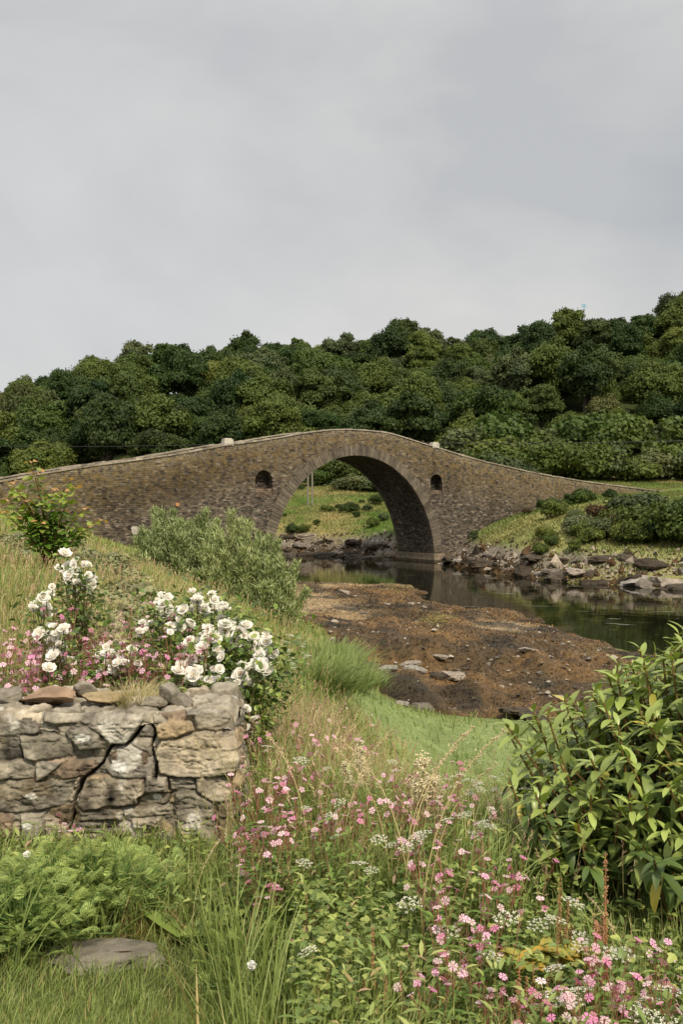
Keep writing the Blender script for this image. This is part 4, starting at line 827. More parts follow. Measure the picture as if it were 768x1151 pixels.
# ------------------------------------------------------------------ meadow grass
def proj(x, y, z): return 384+x/y*F, HZ+(EYE-z)/y*F
def plant_at(px, py, hgt, lo=2.0, hi=45):
    """where on the ground a plant of this height must stand for its top to be seen there"""
    ds = np.concatenate([np.linspace(lo, 12, 160), np.linspace(12.2, hi, 120)]); xs_ = (px-384)/F*ds; g = gz(xs_, ds)+hgt-(EYE-(py-HZ)/F*ds)
    k = np.where((g[:-1] < 0) & (g[1:] >= 0))[0]; i = k[0] if len(k) else int(np.argmin(np.abs(g)))
    d = float(ds[i]); x = (px-384)/F*d; return x, d, float(gz(x, d))
LV = np.array([0, .3, .62, .85, 1.0])
def blades(P, H, Wd, az, lean, curve, c0, c1):
    n = len(P); t = LV[None]; dirx = np.stack([np.cos(az), np.sin(az), 0*az], -1); side = np.stack([-np.sin(az+.6), np.cos(az+.6), 0*az], -1)
    out = lean[:, None]*t+curve[:, None]*t*t; L_ = H[:, None]
    z = t*(1-.35*curve[:, None]*t); cen = P[:, None]+dirx[:, None]*(out*L_)[..., None]+np.array([0, 0, 1.])*(z*L_)[..., None]
    w_ = Wd[:, None]*np.array([.8, 1, .85, .55, .0])[None]*.5
    Lf = cen-side[:, None]*w_[..., None]; Rt = cen+side[:, None]*w_[..., None]
    V = np.concatenate([Lf[:, :4], Rt[:, :4], cen[:, 4:5]], 1)         # 9 verts
    q = np.array([(0, 4, 5, 1), (1, 5, 6, 2), (2, 6, 7, 3)]); tr = np.array([(3, 7, 8)])
    o = (np.arange(n)*9)[:, None, None]; tt = np.array([0, .3, .62, .85, 0, .3, .62, .85, 1.])[None, :, None]
    C = c0[:, None]*(1-tt)+c1[:, None]*tt
    return V.reshape(-1, 3), (q[None]+o).reshape(-1, 4), (tr[None]+o).reshape(-1, 3), C.reshape(-1, 3)
G = [np.array(c) for c in (lin(112, 130, 62), lin(136, 152, 82), lin(158, 168, 102), lin(200, 186, 134), lin(176, 156, 108), lin(98, 120, 66), lin(184, 158, 142))]
def meadow(n, dlo, dhi, seed, mode):
    rng = np.random.default_rng(seed); y = dlo*(dhi/dlo)**rng.random(n); x = rng.uniform(-1, 1, n)*(.40*y+.5); o_ = rng.random(n) < np.where(y < 12, .36, .2); x = np.where(o_, np.sign(x)*(.38*y+rng.uniform(.2, 3.2, n)), x)
    if mode == 'lawn': x = rng.uniform(-.2, .42, n)*y
    z = gz(x, y); km = kelp_mask(x, y); px, py = proj(x, y, z)
    ok = (km < .1) & (z > .35) & ~((x < WXE+.05) & (y > WD-.06) & (y < WD+.54))
    lawn2 = (y > 11) & (z < 3.9) & (x > -.4+(y-20)*.0) & (y < 31)
    turf = (px < 330+rng.normal(0, 45, n)) & (y < 3.25+rng.normal(0, .10, n)+.32*(sstep(250, 190, px)*sstep(20, 60, px))+.15*sstep(60, 20, px))
    slab_ = np.hypot((x-SLAB[0])/.17, (y-SLAB[1])/.14) < .7
    cl = fb2(x, y, .5, 3, 91); cl2 = fb2(x, y, 2.4, 3, 93)
    H = rng.uniform(.22, .50, n)*(1+.45*cl)
    bankm = (y > 9) & (x > -6) & ~lawn2; H = np.where(bankm & (y > 12) & (z < 5.0), H*.85+.05, H)
    H = np.where((y > 4.0) & (y < 4.66) & (px < 285), H*.24, H)
    H = np.where((y > 3.3) & (y <= 4.0) & (px < 300), H*.42, H); H = np.where((y < 3.4) & (px >= 300), H*.75, H)
    H = np.where(turf, rng.uniform(.03, .085, n), H)
    if mode == 'lawn': ok &= lawn2; H = rng.uniform(.02, .05, n)*(1+.9*np.clip(cl2, 0, 1))
    else: ok &= ~(lawn2 & (rng.random(n) < .9)); H = np.where(lawn2, rng.uniform(.1, .3, n), H)
    H = np.where((px > 380) & (y > 5) & (y < 14), H*.62, H); ok &= ~slab_; ok &= rng.random(n) < np.where((px > 230) & (y < 4.6) & ~turf, .9, 1); ok &= rng.random(n) < np.where(turf, 1, .6+.6*cl+.2)
    left = sstep(330, 120, px)*sstep(5.2, 8, y); mid = sstep(230, 300, px)*sstep(620, 520, px)*sstep(4.2, 5.6, y)*sstep(13, 9, y)
    u = rng.random(n); tanp = .10+.16*left+.42*mid+.25*cl2
    tanp = np.where(turf | (y < 4.2), .07, tanp)
    c1 = np.where((u < tanp)[:, None], np.where((rng.random(n) < .5)[:, None], G[3], G[4]), np.where((rng.random(n) < .5)[:, None], G[1], G[2]))
    c1 = np.where(((rng.random(n) < .25) & (mid > .5))[:, None], G[6], c1)
    c0 = np.where((rng.random(n) < .5)[:, None], G[0], G[5])
    c0 = np.where((u < tanp*.6)[:, None], G[4]*.8, c0)
    v = rng.uniform(.75, 1.25, n)[:, None]
    if mode == 'lawn': mm = np.clip(.5+fb2(x, y, 1.3, 3, 97)*1.3, 0, 1)[:, None]; c0 = G[0]*(1-.5*mm)+G[4]*.42*mm; c1 = G[1]*(1-.7*mm)+G[2]*.68*mm
    Wd = np.maximum(rng.uniform(.003, .0065, n), y*.0009*rng.uniform(.7, 1.3, n)); Wd = np.where(turf, .0028, Wd)
    wide = (rng.random(n) < .10) & (y < 7) & ~turf; Wd = np.where(wide, rng.uniform(.007, .011, n), Wd); 
    az = rng.uniform(0, 6.28, n)*.8+cl2*2+.6; lean = rng.uniform(.02, .35, n); cur = rng.uniform(.05, .85, n)*np.where(rng.random(n) < .3, 1.2, .55)
    k = ok; return blades(np.stack([x, y, z-.01], 1)[k], H[k], Wd[k], az[k], lean[k], cur[k], (c0*v)[k], (c1*v)[k])
M_GRASS = leafmat('grass_blade', .32, .5, .25, (1, 1, 1), 0, (1.08, 1.12, .75))
VV = []; FQ = []; FT = []; CC = []; n0 = 0
for a in ((185000, 1.6, 9.5, 1, 'm'), (92000, 9, 45, 2, 'm'), (45000, 11.5, 31, 3, 'lawn'), (40000, 2.0, 3.7, 4, 'm'), (40000, 42, 92, 5, 'm')):
    V, q, t, C = meadow(*a); VV.append(V); FQ.append(q+n0); FT.append(t+n0); CC.append(C); n0 += len(V)
# seed heads of flowering grass among the blades
rng = np.random.default_rng(77); n = 13000; y = 3.4*(30/3.4)**rng.random(n); x = rng.uniform(-.42, .3, n)*y; z = gz(x, y); px, py = proj(x, y, z)
k = (kelp_mask(x, y) < .1) & (z > 3.2) & ~((x < WXE+.1) & (y > WD-.1) & (y < WD+.6)) & ((px > 225) | (y > 5.6)) & (rng.random(n) < .35+.65*sstep(4.4, 5.6, y)); x, y, z = x[k], y[k], z[k]; n = len(x)
H = rng.uniform(.32, .6, n)*np.where((384+x/y*F > 390) & (y > 4.6), .58, 1); az = rng.uniform(0, 6.28, n); ln = rng.uniform(.02, .2, n); cv = rng.uniform(0, .25, n); cst = np.tile(np.array(lin(178, 170, 112)), (n, 1))*rng.uniform(.8, 1.1, n)[:, None]
V, q, t, C = blades(np.stack([x, y, z], 1), H, np.maximum(.0022, y*.0005), az, ln, cv, cst, cst); VV.append(V); FQ.append(q+n0); FT.append(t+n0); CC.append(C); n0 += len(V)
tip = V.reshape(n, 9, 3)[:, 8]; dirn = tip-V.reshape(n, 9, 3)[:, 3]; dirn /= np.linalg.norm(dirn, axis=1)[:, None]
m_ = 11; hl = rng.uniform(.05, .11, n); hc = np.where((rng.random(n) < .45)[:, None], np.array(lin(196, 158, 140)), np.array(lin(212, 194, 154)))*rng.uniform(.8, 1.15, n)[:, None]
tt = np.repeat(np.linspace(-.9, .15, m_)[None], n, 0).ravel(); P = np.repeat(tip, m_, 0)+np.repeat(dirn, m_, 0)*(tt*np.repeat(hl, m_))[:, None]; D = np.repeat(dirn, m_, 0)+rng.normal(0, .38, (n*m_, 3))
BV = [(0, 0, 0), (.5, .5, 0), (0, 1, 0), (-.5, .5, 0)]; S = np.stack([np.repeat(np.maximum(.004, y*.0009), m_), rng.uniform(.010, .022, n*m_), np.ones(n*m_)], 1)
V, f, C = scatter(BV, [[(0, 1, 2, 3)]], P, frames(D, rng.uniform(0, 3, n*m_)), S, np.repeat(hc, m_, 0)); VV.append(V); FQ.append(f[0]+n0); CC.append(C); n0 += len(V)
single('meadow_grass', mesh('meadow_grass', np.concatenate(VV), [np.concatenate(FQ), np.concatenate(FT)], [M_GRASS], np.concatenate(CC)), 'long meadow grass with tan seed heads covering the near bank', 'grass', kind='stuff')

# coarse grass of the far bank
rng = np.random.default_rng(5); VV = []; n = 120000; y = rng.uniform(80, 178, n); x = rng.uniform(-.12, .40, n)*y; z = gz(x, y); k = (z > 1.9+rng.random(n)*.7) & ((y > 118) | (x > 12)); lx = (x-BX)*.8+(y-BY)*.6; ly = -(x-BX)*.6+(y-BY)*.8
k &= ~((ly > -.2) & (ly < BW+.2)); n = k.sum(); u = rng.random(n)[:, None]; pt = fb2(x[k], y[k], 9, 3, 44)[:, None]; c1 = np.where(u < .30+pt*1.8, np.array(lin(152, 140, 92)), np.array(lin(104, 122, 58))); c0 = np.array(lin(76, 92, 42))*np.ones((n, 1))
V, q, t, C = blades(np.stack([x, y, z-.05], 1)[k], rng.uniform(.15, .42, n), rng.uniform(.05, .10, n), rng.uniform(0, 6.28, n), rng.uniform(0, .4, n), rng.uniform(.1, .8, n), c0, c1*rng.uniform(.75, 1.2, n)[:, None])
single('rough_grass', mesh('rough_grass', V, [q, t], [M_GRASS], C), 'coarse yellow-green grass on the far bank and field', 'grass', kind='stuff')

# broad-leaved undergrowth between the grasses
def lobed(n=3, w=.5):
    V = [(0, 0, 0)]; A = {3: [(-.28, .12), (-.5, .42), (-.27, .5), (-.2, .86), (0, 1.0), (.2, .86), (.27, .5), (.5, .42), (.28, .12)]}[n]
    for x_, y_ in A: V.append((x_*w*2, y_, .10*abs(x_)*2-.12*y_*y_))
    V.append((0, .5, -.03)); c = len(V)-1; k = len(A); T = [(c, i, i+1) for i in range(1, k)]+[(c, 0, 1), (c, k, 0)]; return V, [np.array(T)]
def lance(w=.16, seg=4, fold=.3, droop=.3):
    V = []; F_ = []
    for i in range(seg+1):
        t = i/seg; ww = w*math.sin(math.pi*min(1, t*.92+.06))**.8*(1 if t < 1 else 0)+.002; zc = -droop*t*t
        V += [(-ww, t, zc+ww*fold), (0, t, zc), (ww, t, zc+ww*fold)]
    for i in range(seg):
        a = i*3; F_ += [(a, a+1, a+4, a+3), (a+1, a+2, a+5, a+4)]
    return V, [np.array(F_)]
rng = np.random.default_rng(33); n = 56000; y = 2.05*(8.5/2.05)**rng.random(n); x = rng.uniform(-.44, .44, n)*y; z = gz(x, y); px, py = proj(x, y, z)
dn = .22+.75*sstep(220, 300, px)*sstep(5.5, 3.4, y)*(1-.4*sstep(360, 440, px))+.3*fb2(x, y, .35, 2, 7); k = (rng.random(n) < dn) & ~((x < WXE+.02) & (y > WD-.3) & (y < WD+.58)) & ~((px < 330) & (y < 3.35)) & (np.hypot((x-SLAB[0])/.3, (y-SLAB[1])/.25) > 1)
x, y, z = x[k], y[k], z[k]; n = len(x); hmax = .34+.16*fb2(x, y, .4, 2, 8); hh_ = hmax*rng.beta(2.2, 1.2, n); hh_ = np.where((384+x/y*F < 300), hh_*.45, hh_); D = rdirs(n, rng); D[:, 2] = rng.uniform(-.15, .35, n)
cb = [np.array(lin(112, 130, 66)), np.array(lin(138, 152, 80)), np.array(lin(162, 170, 96)), np.array(lin(122, 140, 84))]; cf = np.array(cb)[rng.integers(0, 4, n)]*rng.uniform(.75, 1.2, n)[:, None]
V1, f1 = lobed(); Vu, fu, Cu = scatter(V1, f1, np.stack([x, y, z+hh_], 1), frames(D, rng.uniform(-.5, .5, n)), rng.uniform(.013, .034, n), cf)
Ps = np.stack([x, y, z], 1); top = np.stack([x, y, z+hh_], 1); az = rng.uniform(0, 6.28, n)
Vs_, qs, ts, Cs_ = blades(Ps, hh_, np.full(n, .003), az, np.zeros(n), np.full(n, .02), cf*.8, cf*.8)
M_UND = leafmat('undergrowth_leaf', .25, .5, .3, (1, 1, 1), 0)
o_ = len(Vu); single('undergrowth', mesh('undergrowth', np.concatenate([Vu, Vs_]), [fu[0], qs+o_, ts+o_], [M_UND], np.concatenate([Cu, Cs_])), 'small lobed green leaves crowding between the meadow grasses', 'ground cover', kind='stuff')

rng = np.random.default_rng(34); n = 24000; y = 2.1*(14/2.1)**rng.random(n); x = rng.uniform(-.44, .44, n)*y; z = gz(x, y); px, py = proj(x, y, z)
k = (rng.random(n) < .35+.5*fb2(x, y, .45, 2, 17)+.3*sstep(260, 330, px)) & (z > 3.9) & ~((x < WXE+.08) & (y > WD-.3) & (y < WD+.58)) & ~((px < 330) & (y < 3.5)); x, y, z = x[k], y[k], z[k]; n = len(x)
hh_ = (.36+.12*fb2(x, y, .5, 2, 18))*rng.beta(2, 1.1, n)*np.where(384+x/y*F < 300, .5, 1)*np.where((384+x/y*F > 390) & (y > 5), .7, 1); D = rdirs(n, rng); D[:, 2] = rng.uniform(.1, 1.0, n); cf = np.array([lin(118, 138, 74), lin(146, 160, 92), lin(166, 172, 106), lin(176, 156, 108), lin(170, 140, 116)])[rng.choice(5, n, p=[.38, .3, .2, .08, .04])]*rng.uniform(.75, 1.2, n)[:, None]
V1, f1 = lance(.15, 3, .3, .4); V, f, C = scatter(V1, f1, np.stack([x, y, z+hh_], 1), frames(D), rng.uniform(.018, .05, n)*np.where(y > 4, 1.3, 1), cf)
single('undergrowth', mesh('undergrowth', V, f, [M_UND], C), 'narrow pointed leaves and withered stems mixed through the meadow', 'ground cover', kind='stuff')
# ------------------------------------------------------------------ flowering plants
M_STEM = leafmat('stem_mat', 0, .6, .25, (1, 1, 1), .1); M_LEAF = leafmat('herb_leaf', .28, .5, .3, (1, 1, 1), .15)
M_PINK = leafmat('pink_petal', .3, .6, .2, (1, 1, 1), .25, (1.2, .8, 1)); M_WHITE = leafmat('white_petal', .3, .6, .2, (1, 1, 1), .06, (1, 1, .95)); M_RUST = leafmat('rust_seed', .1, .8, .1, (1, 1, 1), .2)
OV = np.array([(1, 0, 0), (-1, 0, 0), (0, 1, 0), (0, -1, 0), (0, 0, 1), (0, 0, -1)], float); OF = [np.array([(0, 2, 4), (2, 1, 4), (1, 3, 4), (3, 0, 4), (2, 0, 5), (1, 2, 5), (3, 1, 5), (0, 3, 5)])]
def bits(P, r, col, rng, vary=.2, sq=(1, 1, .7)):
    n = len(P); V, f, C = scatter(OV*np.array(sq), OF, P, frames(rdirs(n, rng)), np.asarray(r)*np.ones(n)*rng.uniform(.7, 1.3, n), np.asarray(col)*rng.uniform(1-vary, 1+vary, n)[:, None]); return V, f, C
def flower5(col, dcol, lobes=True):
    mb = MB()
    for k in range(5):
        a = k*2*math.pi/5; c, s = math.cos(a), math.sin(a); R = lambda p: (p[0]*c-p[1]*s, p[0]*s+p[1]*c, p[2])
        if lobes: pts = [(0, .0, 0), (-.13, .35, .05), (-.42, .78, .06), (-.30, 1.05, -.02), (-.08, .98, .02), (0, .7, .08), (.08, .98, .02), (.30, 1.05, -.02), (.42, .78, .06), (.13, .35, .05)]
        else: pts = [(0, 0, 0), (-.2, .3, .06), (-.5, .7, .1), (-.35, 1, 0), (0, 1.05, -.03), (.35, 1, 0), (.5, .7, .1), (.2, .3, .06), (0, .6, .12), (0, .3, .06)]
        V = [R(p) for p in pts]; mb.add(V, [[(0, 1, 9), (1, 5, 9)], [(1, 2, 3, 4), (9, 6, 7, 8)], [(1, 4, 5), (9, 5, 6)]], col)
    mb.tube([(0, 0, -1.0), (0, 0, -.5), (0, 0, 0)], [.12, .3, .16], 6, dcol); return mb
FL_PINK = [flower5(c, d).build('flower', M_PINK) for c, d in ((lin(230, 176, 196), lin(160, 112, 100)), (lin(238, 200, 212), lin(172, 124, 108)), (lin(224, 146, 178), lin(148, 92, 88)), (lin(242, 214, 216), lin(180, 142, 120)))]
def campion(seed, nst=4):
    rng = np.random.default_rng(seed); st = MB(); lf = MB(); fl = []; LB = lance(.17, 3, .25, .35)
    for k in range(nst):
        a = rng.uniform(0, 6.28); ln = rng.uniform(.02, .16); H = rng.uniform(.75, 1.0); t = np.linspace(0, 1, 6)[:, None]; e = np.array([math.cos(a)*ln, math.sin(a)*ln, H]); Q = e*t+np.array([math.cos(a), math.sin(a), 0])*.03*t*t; cs = np.array(lin(140, 120, 84)); st.tube(Q, np.linspace(.0045, .0022, 6), 4, cs)
        for h in np.linspace(.12, .85, 6):
            p = e*h; b = rng.uniform(0, 3.14)
            for s in (0, math.pi):
                D = np.array([[math.cos(b+s), math.sin(b+s), .35]]); V, f, C = scatter(*LB, p[None], frames(D), [.10*(1-.6*h)+.02], np.array([lin(112, 138, 66)])*rng.uniform(.8, 1.2)); lf.add(V, f, C)
        for j in range(int(rng.integers(1, 4))):
            b = rng.uniform(0, 6.28); q = Q[-1]+np.array([math.cos(b)*.05, math.sin(b)*.05, rng.uniform(-.10, .05)]); st.tube([Q[-2], (Q[-2]+q)/2+[0, 0, .01], q], [.002, .0017, .0015], 4, np.array(lin(150, 90, 80)))
            fl.append((tuple(q), (rng.uniform(.1, 1.1), 0, b+math.pi/2), int(rng.integers(0, 4)), rng.uniform(.0095, .0135)))
    return st.build('stem', M_STEM), lf.build('leaf', M_LEAF), fl
CAMP = [campion(k, 3+k % 3) for k in range(7)]
def put_campion(px, py, h, lab, grp, dd=None):
    if dd: y = dd; x = (px-384)/F*y; z = float(gz(x, y)); h = min(1.1, max(.3, EYE-(py-HZ)/F*y-z))
    else: x, y, z = plant_at(px, py, h)
    st, lf, fl = CAMP[int(RNG.integers(0, 7))]
    if x < WXE+.06 and WD-.08 < y < WD+.56: y = WD+.62; x = (px-384)/F*y; z = float(gz(x, y))
    parts = [('stem', st), ('foliage', lf)]+[('flower', FL_PINK[c], p, r, s/h*(1 if not dd else 1.5)) for p, r, c, s in fl]
    return thing('campion', lab, 'wildflower', grp, (x, y, z), (0, 0, float(RNG.uniform(0, 6.28))), h, parts)
def region(n, pxr, pyr, h, lab, grp='pink campion plants in the meadow', dd=None):
    for _ in range(n): put_campion(RNG.uniform(*pxr), RNG.uniform(*pyr), RNG.uniform(*h), lab, grp, dd and RNG.uniform(*dd))
region(60, (0, 165), (708, 765), (.55, .75), 'deep pink campion standing behind the old wall below the white roses', dd=(5.3, 6.2))
region(44, (40, 215), (672, 725), (.8, 1.0), 'pink campion rising between the two clumps of white roses', dd=(5.8, 7.4))
region(8, (150, 215), (700, 755), (.7, .85), 'pink campion in front of the dark leaves at the roses behind the wall', dd=(5.25, 5.6))
region(60, (265, 520), (785, 920), (.45, .6), 'pale pink campion in the tan grass just past the end of the wall')
region(10, (420, 560), (850, 960), (.45, .6), 'pink campion in the meadow between the cream plumes and the leafy bush')
region(9, (470, 600), (930, 1030), (.42, .55), 'bright pink campion beside the dark lower leaves of the leafy bush')
region(17, (590, 768), (1040, 1150), (.38, .5), 'bright pink campion among white umbels under the leafy bush')
region(8, (430, 590), (1010, 1120), (.35, .48), 'pink campion in green undergrowth short of the white umbels')
for px, py, lab in ((72, 915, 'pink campion growing against the face of the old wall'), (285, 925, 'lone pink campion low beside the end of the wall'), (300, 985, 'lone pink campion in green leaves below the wall end'), (265, 955, 'small pink campion at the foot of the wall end')): put_campion(px, py, .32, lab, 'pink campion plants in the meadow')
# umbels
def umbel_head(seed, cream=False):
    rng = np.random.default_rng(seed); mb = MB(); nr = 16
    for k in range(nr):
        r = math.sqrt((k+.5)/nr); a = k*2.4; p = np.array([r*math.cos(a), r*math.sin(a), .55-.16*r*r]); mb.tube([(0, 0, 0), p*.55+[0, 0, -.03], p], [.015, .012, .012], 3, lin(150, 164, 100), cap=False)
        q = p+np.concatenate([rng.normal(0, .085, (13, 2)), rng.uniform(-.02, .05, (13, 1))], 1); V, f, C = bits(q, .05, lin(238, 236, 222) if not cream else lin(228, 218, 180), rng, .08, (1, 1, .5)); mb.add(V, f, C)
    return mb.build('umbel', M_WHITE)
UH = [umbel_head(k) for k in range(4)]
def lacy(seed, mb, p, b, L_, col, rng):
    D = np.array([math.cos(b), math.sin(b), rng.uniform(.2, 1.1)]); D /= np.linalg.norm(D); S_ = np.cross(D, [rng.normal(0, .5), rng.normal(0, .5), 1.]); S_ /= np.linalg.norm(S_); n = 9
    t = np.linspace(.12, 1, n); Q = p+D*(t*L_)[:, None]-np.array([0, 0, .35*L_])*(t**2)[:, None]; mb.tube(np.concatenate([[p], Q]), np.linspace(.02, .006, n+1)*L_, 3, col, cap=False)
    P = []; DD = []; SS = []
    for i in range(n):
        ll = L_*.36*math.sin(math.pi*min(1, t[i]*.85+.12))
        for s in (-1, 1):
            for j in range(4):
                u = (j+.4)/4; base = Q[i]+S_*s*ll*u*.9+D*ll*.25*u; P.append(base); DD.append(S_*s*(.5 if j < 3 else 1)+D*(.9 if j % 2 else .2)+[0, 0, rng.uniform(-.2, .2)]); SS.append(ll*.5)
    V, f, C = scatter([(0, 0, 0), (.22, .5, .03), (0, 1, 0), (-.22, .5, .03)], [[(0, 1, 2, 3)]], np.array(P), frames(np.array(DD)), np.array(SS), np.array(col)*rng.uniform(.8, 1.2, len(P))[:, None]); mb.add(V, f, C)
def umbel_plant(seed, nh):
    rng = np.random.default_rng(seed+40); st = MB(); lf = MB(); hd = []; t = np.linspace(0, 1, 6)[:, None]
    for k in range(nh):
        a = rng.uniform(0, 6.28); r = rng.uniform(.02, .13) if nh > 1 else .02; H = rng.uniform(.82, .96); e = np.array([math.cos(a)*r, math.sin(a)*r, H]); Q = e*t+np.array([0, 0, 0.])*t; Q[:, :2] *= t**.8; st.tube(Q, np.linspace(.006, .003, 6), 5, lin(132, 146, 84)); hd.append((tuple(e), (rng.uniform(-.25, .35), rng.uniform(-.3, .3), a), int(rng.integers(0, 4))))
    for k in range(6): lacy(seed, lf, np.array([0, 0, rng.uniform(.1, .6)]), rng.uniform(0, 6.28), rng.uniform(.14, .24), lin(112, 138, 70), rng)
    return st.build('stem', M_STEM), lf.build('foliage', M_LEAF), hd
UP = {n: [umbel_plant(10*n+k, n) for k in range(3)] for n in (1, 2, 3)}
def put_umbel(px, py, h, n, hr, lab, grp='white umbel flowers'):
    x, y, z = plant_at(px, py, h); st, lf, hd = UP[n][int(RNG.integers(0, 3))]
    thing('umbel_flower', lab, 'wildflower', grp, (x, y, z), (0, 0, float(RNG.uniform(0, 6.28))), h, [('stem', st), ('foliage', lf)]+[('umbel', UH[c], p, r, hr/h*float(RNG.uniform(.8, 1.15))) for p, r, c in hd])
for px, py, n, lab in [(646, 1006, 1, 'tallest white umbel flower beside the rusty dock spikes'), (634, 1026, 2, 'white umbel pair just below the tallest one'), (684, 1062, 1, 'flat white umbel in front of dark bush leaves, lower of two'), (702, 1052, 1, 'flat white umbel in front of dark bush leaves, upper of two'), (655, 1046, 1, 'white umbel over the yellow-orange leaves'), (604, 1028, 1, 'greenish white umbel among pink campion by the bush'), (628, 1075, 1, 'white umbel under the yellow-orange leaves'), (640, 1104, 2, 'white umbel pair beside a pink campion cluster'), (656, 1110, 1, 'white umbel behind the fern frond'), (630, 1126, 2, 'white umbel pair low at the bottom of the meadow'), (652, 1140, 2, 'lowest broad white umbels at the meadow bottom'), (735, 1094, 2, 'white umbels under the bush by the corner'), (716, 1112, 1, 'small white umbel beneath the corner umbels'), (752, 1122, 2, 'white umbels in the bottom corner with pink campion'), (582, 1144, 2, 'white umbels at the very bottom amid green grass'),
  (486, 932, 2, 'cream-white umbels with pink campion in mid meadow'), (505, 1030, 1, 'lone white umbel in the green undergrowth'), (552, 1056, 1, 'single white umbel above the rusty seed spikes'), (462, 1006, 1, 'small white umbel in tall grass blades'), (572, 1026, 1, 'white umbel left of the dark foot of the bush'), (345, 1052, 1, 'tiny white umbel in the leafy undergrowth'), (340, 840, 1, 'small white umbel in pink grass past the wall'), (300, 835, 1, 'white umbel near the end of the wall')]:
    put_umbel(px, py, .40 if py > 1000 else .5, n, .036, lab.replace('left of', 'beside'))
for k in range(26): put_umbel(RNG.uniform(505, 625), RNG.uniform(825, 900), RNG.uniform(.4, .55), int(RNG.integers(2, 4)), .026, 'white umbel flower in the drift between lower lawn and leafy bush', 'white umbels by the lower lawn')
for k in range(16): put_umbel(RNG.uniform(300, 345), RNG.uniform(706, 742), RNG.uniform(.6, .8), int(RNG.integers(2, 4)), .036, 'tall white umbel flower at the bank edge beside the white roses', 'white umbels beside the roses')
for k in range(26): put_umbel(RNG.uniform(320, 560), RNG.uniform(840, 960), RNG.uniform(.42, .5), 1, .028, 'thin white umbel flower scattered in the tan meadow grass', 'white umbels in the meadow')
# cream plumes
def plume(seed):
    rng = np.random.default_rng(seed); mb = MB(); P = []
    for k in range(11):
        a = rng.uniform(0, 6.28); h = rng.uniform(0, 1); r = .32*(1-h*.7)*rng.uniform(.5, 1); c = np.array([math.cos(a)*r, math.sin(a)*r, h]); mb.tube([(0, 0, max(0, h-.3)), c], [.02, .01], 3, lin(150, 150, 96), cap=False); P.append(c+rng.normal(0, .085, (26, 3)))
    V, f, C = bits(np.concatenate(P), .034, lin(236, 226, 192), rng, .12); mb.add(V, f, C); return mb.build('plume', M_WHITE)
PL = [plume(k) for k in range(3)]
for px, py, h, hp, lab in [(480, 850, .6, .15, 'tall cream flower plume standing out against the lower lawn'), (396, 838, .55, .10, 'ragged cream plume in the pink meadow grass'), (406, 850, .5, .07, 'small cream plume beside the ragged one'), (525, 822, .62, .08, 'slim cream plume in front of the lower lawn'), (553, 815, .65, .07, 'tall thin cream plume at the lawn edge'), (494, 868, .5, .09, 'short cream plume beneath the tall one'), (470, 872, .5, .09, 'cream plume on the wall side of the tall one'), (130, 690, .8, .10, 'faded cream plume near the upper roses')]:
    x, y, z = plant_at(px, py, h); st = UP[1][0]
    thing('meadowsweet', lab, 'wildflower', 'cream plumes', (x, y, z), (0, 0, float(RNG.uniform(0, 6.28))), 1, [('stem', st[0], (0, 0, 0), (0, 0, 0), (h-hp)/.9), ('foliage', st[1], (0, 0, 0), (0, 0, 0), h*.8)]+[('plume', PL[k], (RNG.uniform(-.03, .03), RNG.uniform(-.03, .03), h-hp*(1.0+.35*k)), (RNG.uniform(-.2, .2), RNG.uniform(-.2, .2), k), hp*(1-.15*k)) for k in range(3)])
# docks with rusty seed spikes
def dock(seed):
    rng = np.random.default_rng(seed); mb = MB(); sd = MB(); cs = lin(176, 120, 72)
    for k in range(int(rng.integers(3, 6))):
        a = rng.uniform(0, 6.28); z0 = rng.uniform(.3, .55); r = .02 if k == 0 else rng.uniform(.03, .10); H = 1.0 if k == 0 else rng.uniform(.65, .92); e = np.array([math.cos(a)*r, math.sin(a)*r, H]); p0 = np.array([0, 0, 0 if k == 0 else z0]); t = np.linspace(0, 1, 6)[:, None]; Q = p0+(e-p0)*t+np.array([math.cos(a)*r, math.sin(a)*r, 0])*t*(1-t); mb.tube(Q, np.linspace(.006, .002, 6), 4, cs)
        m_ = 210; tt = rng.uniform(.42 if k == 0 else .2, 1, m_); tt = np.round(tt*26)/26+rng.normal(0, .006, m_); P = np.stack([np.interp(tt, t[:, 0], Q[:, i]) for i in range(3)], 1)+rng.normal(0, .006, (m_, 3)); V, f, C = bits(P, .0048, lin(168, 134, 98), rng, .3); sd.add(V, f, C)
    LB = lance(.22, 4, .3, .5); 
    lf = MB()
    for k in range(6): b = rng.uniform(0, 6.28); V, f, C = scatter(*LB, np.array([[0, 0, rng.uniform(.02, .3)]]), frames(np.array([[math.cos(b), math.sin(b), .7]])), [rng.uniform(.16, .3)], np.array([lin(126, 140, 64)])); lf.add(V, f, C)
    return mb.build('stem', M_STEM), sd.build('seed_spike', M_RUST), lf.build('foliage', M_LEAF)
DK = [dock(k) for k in range(4)]
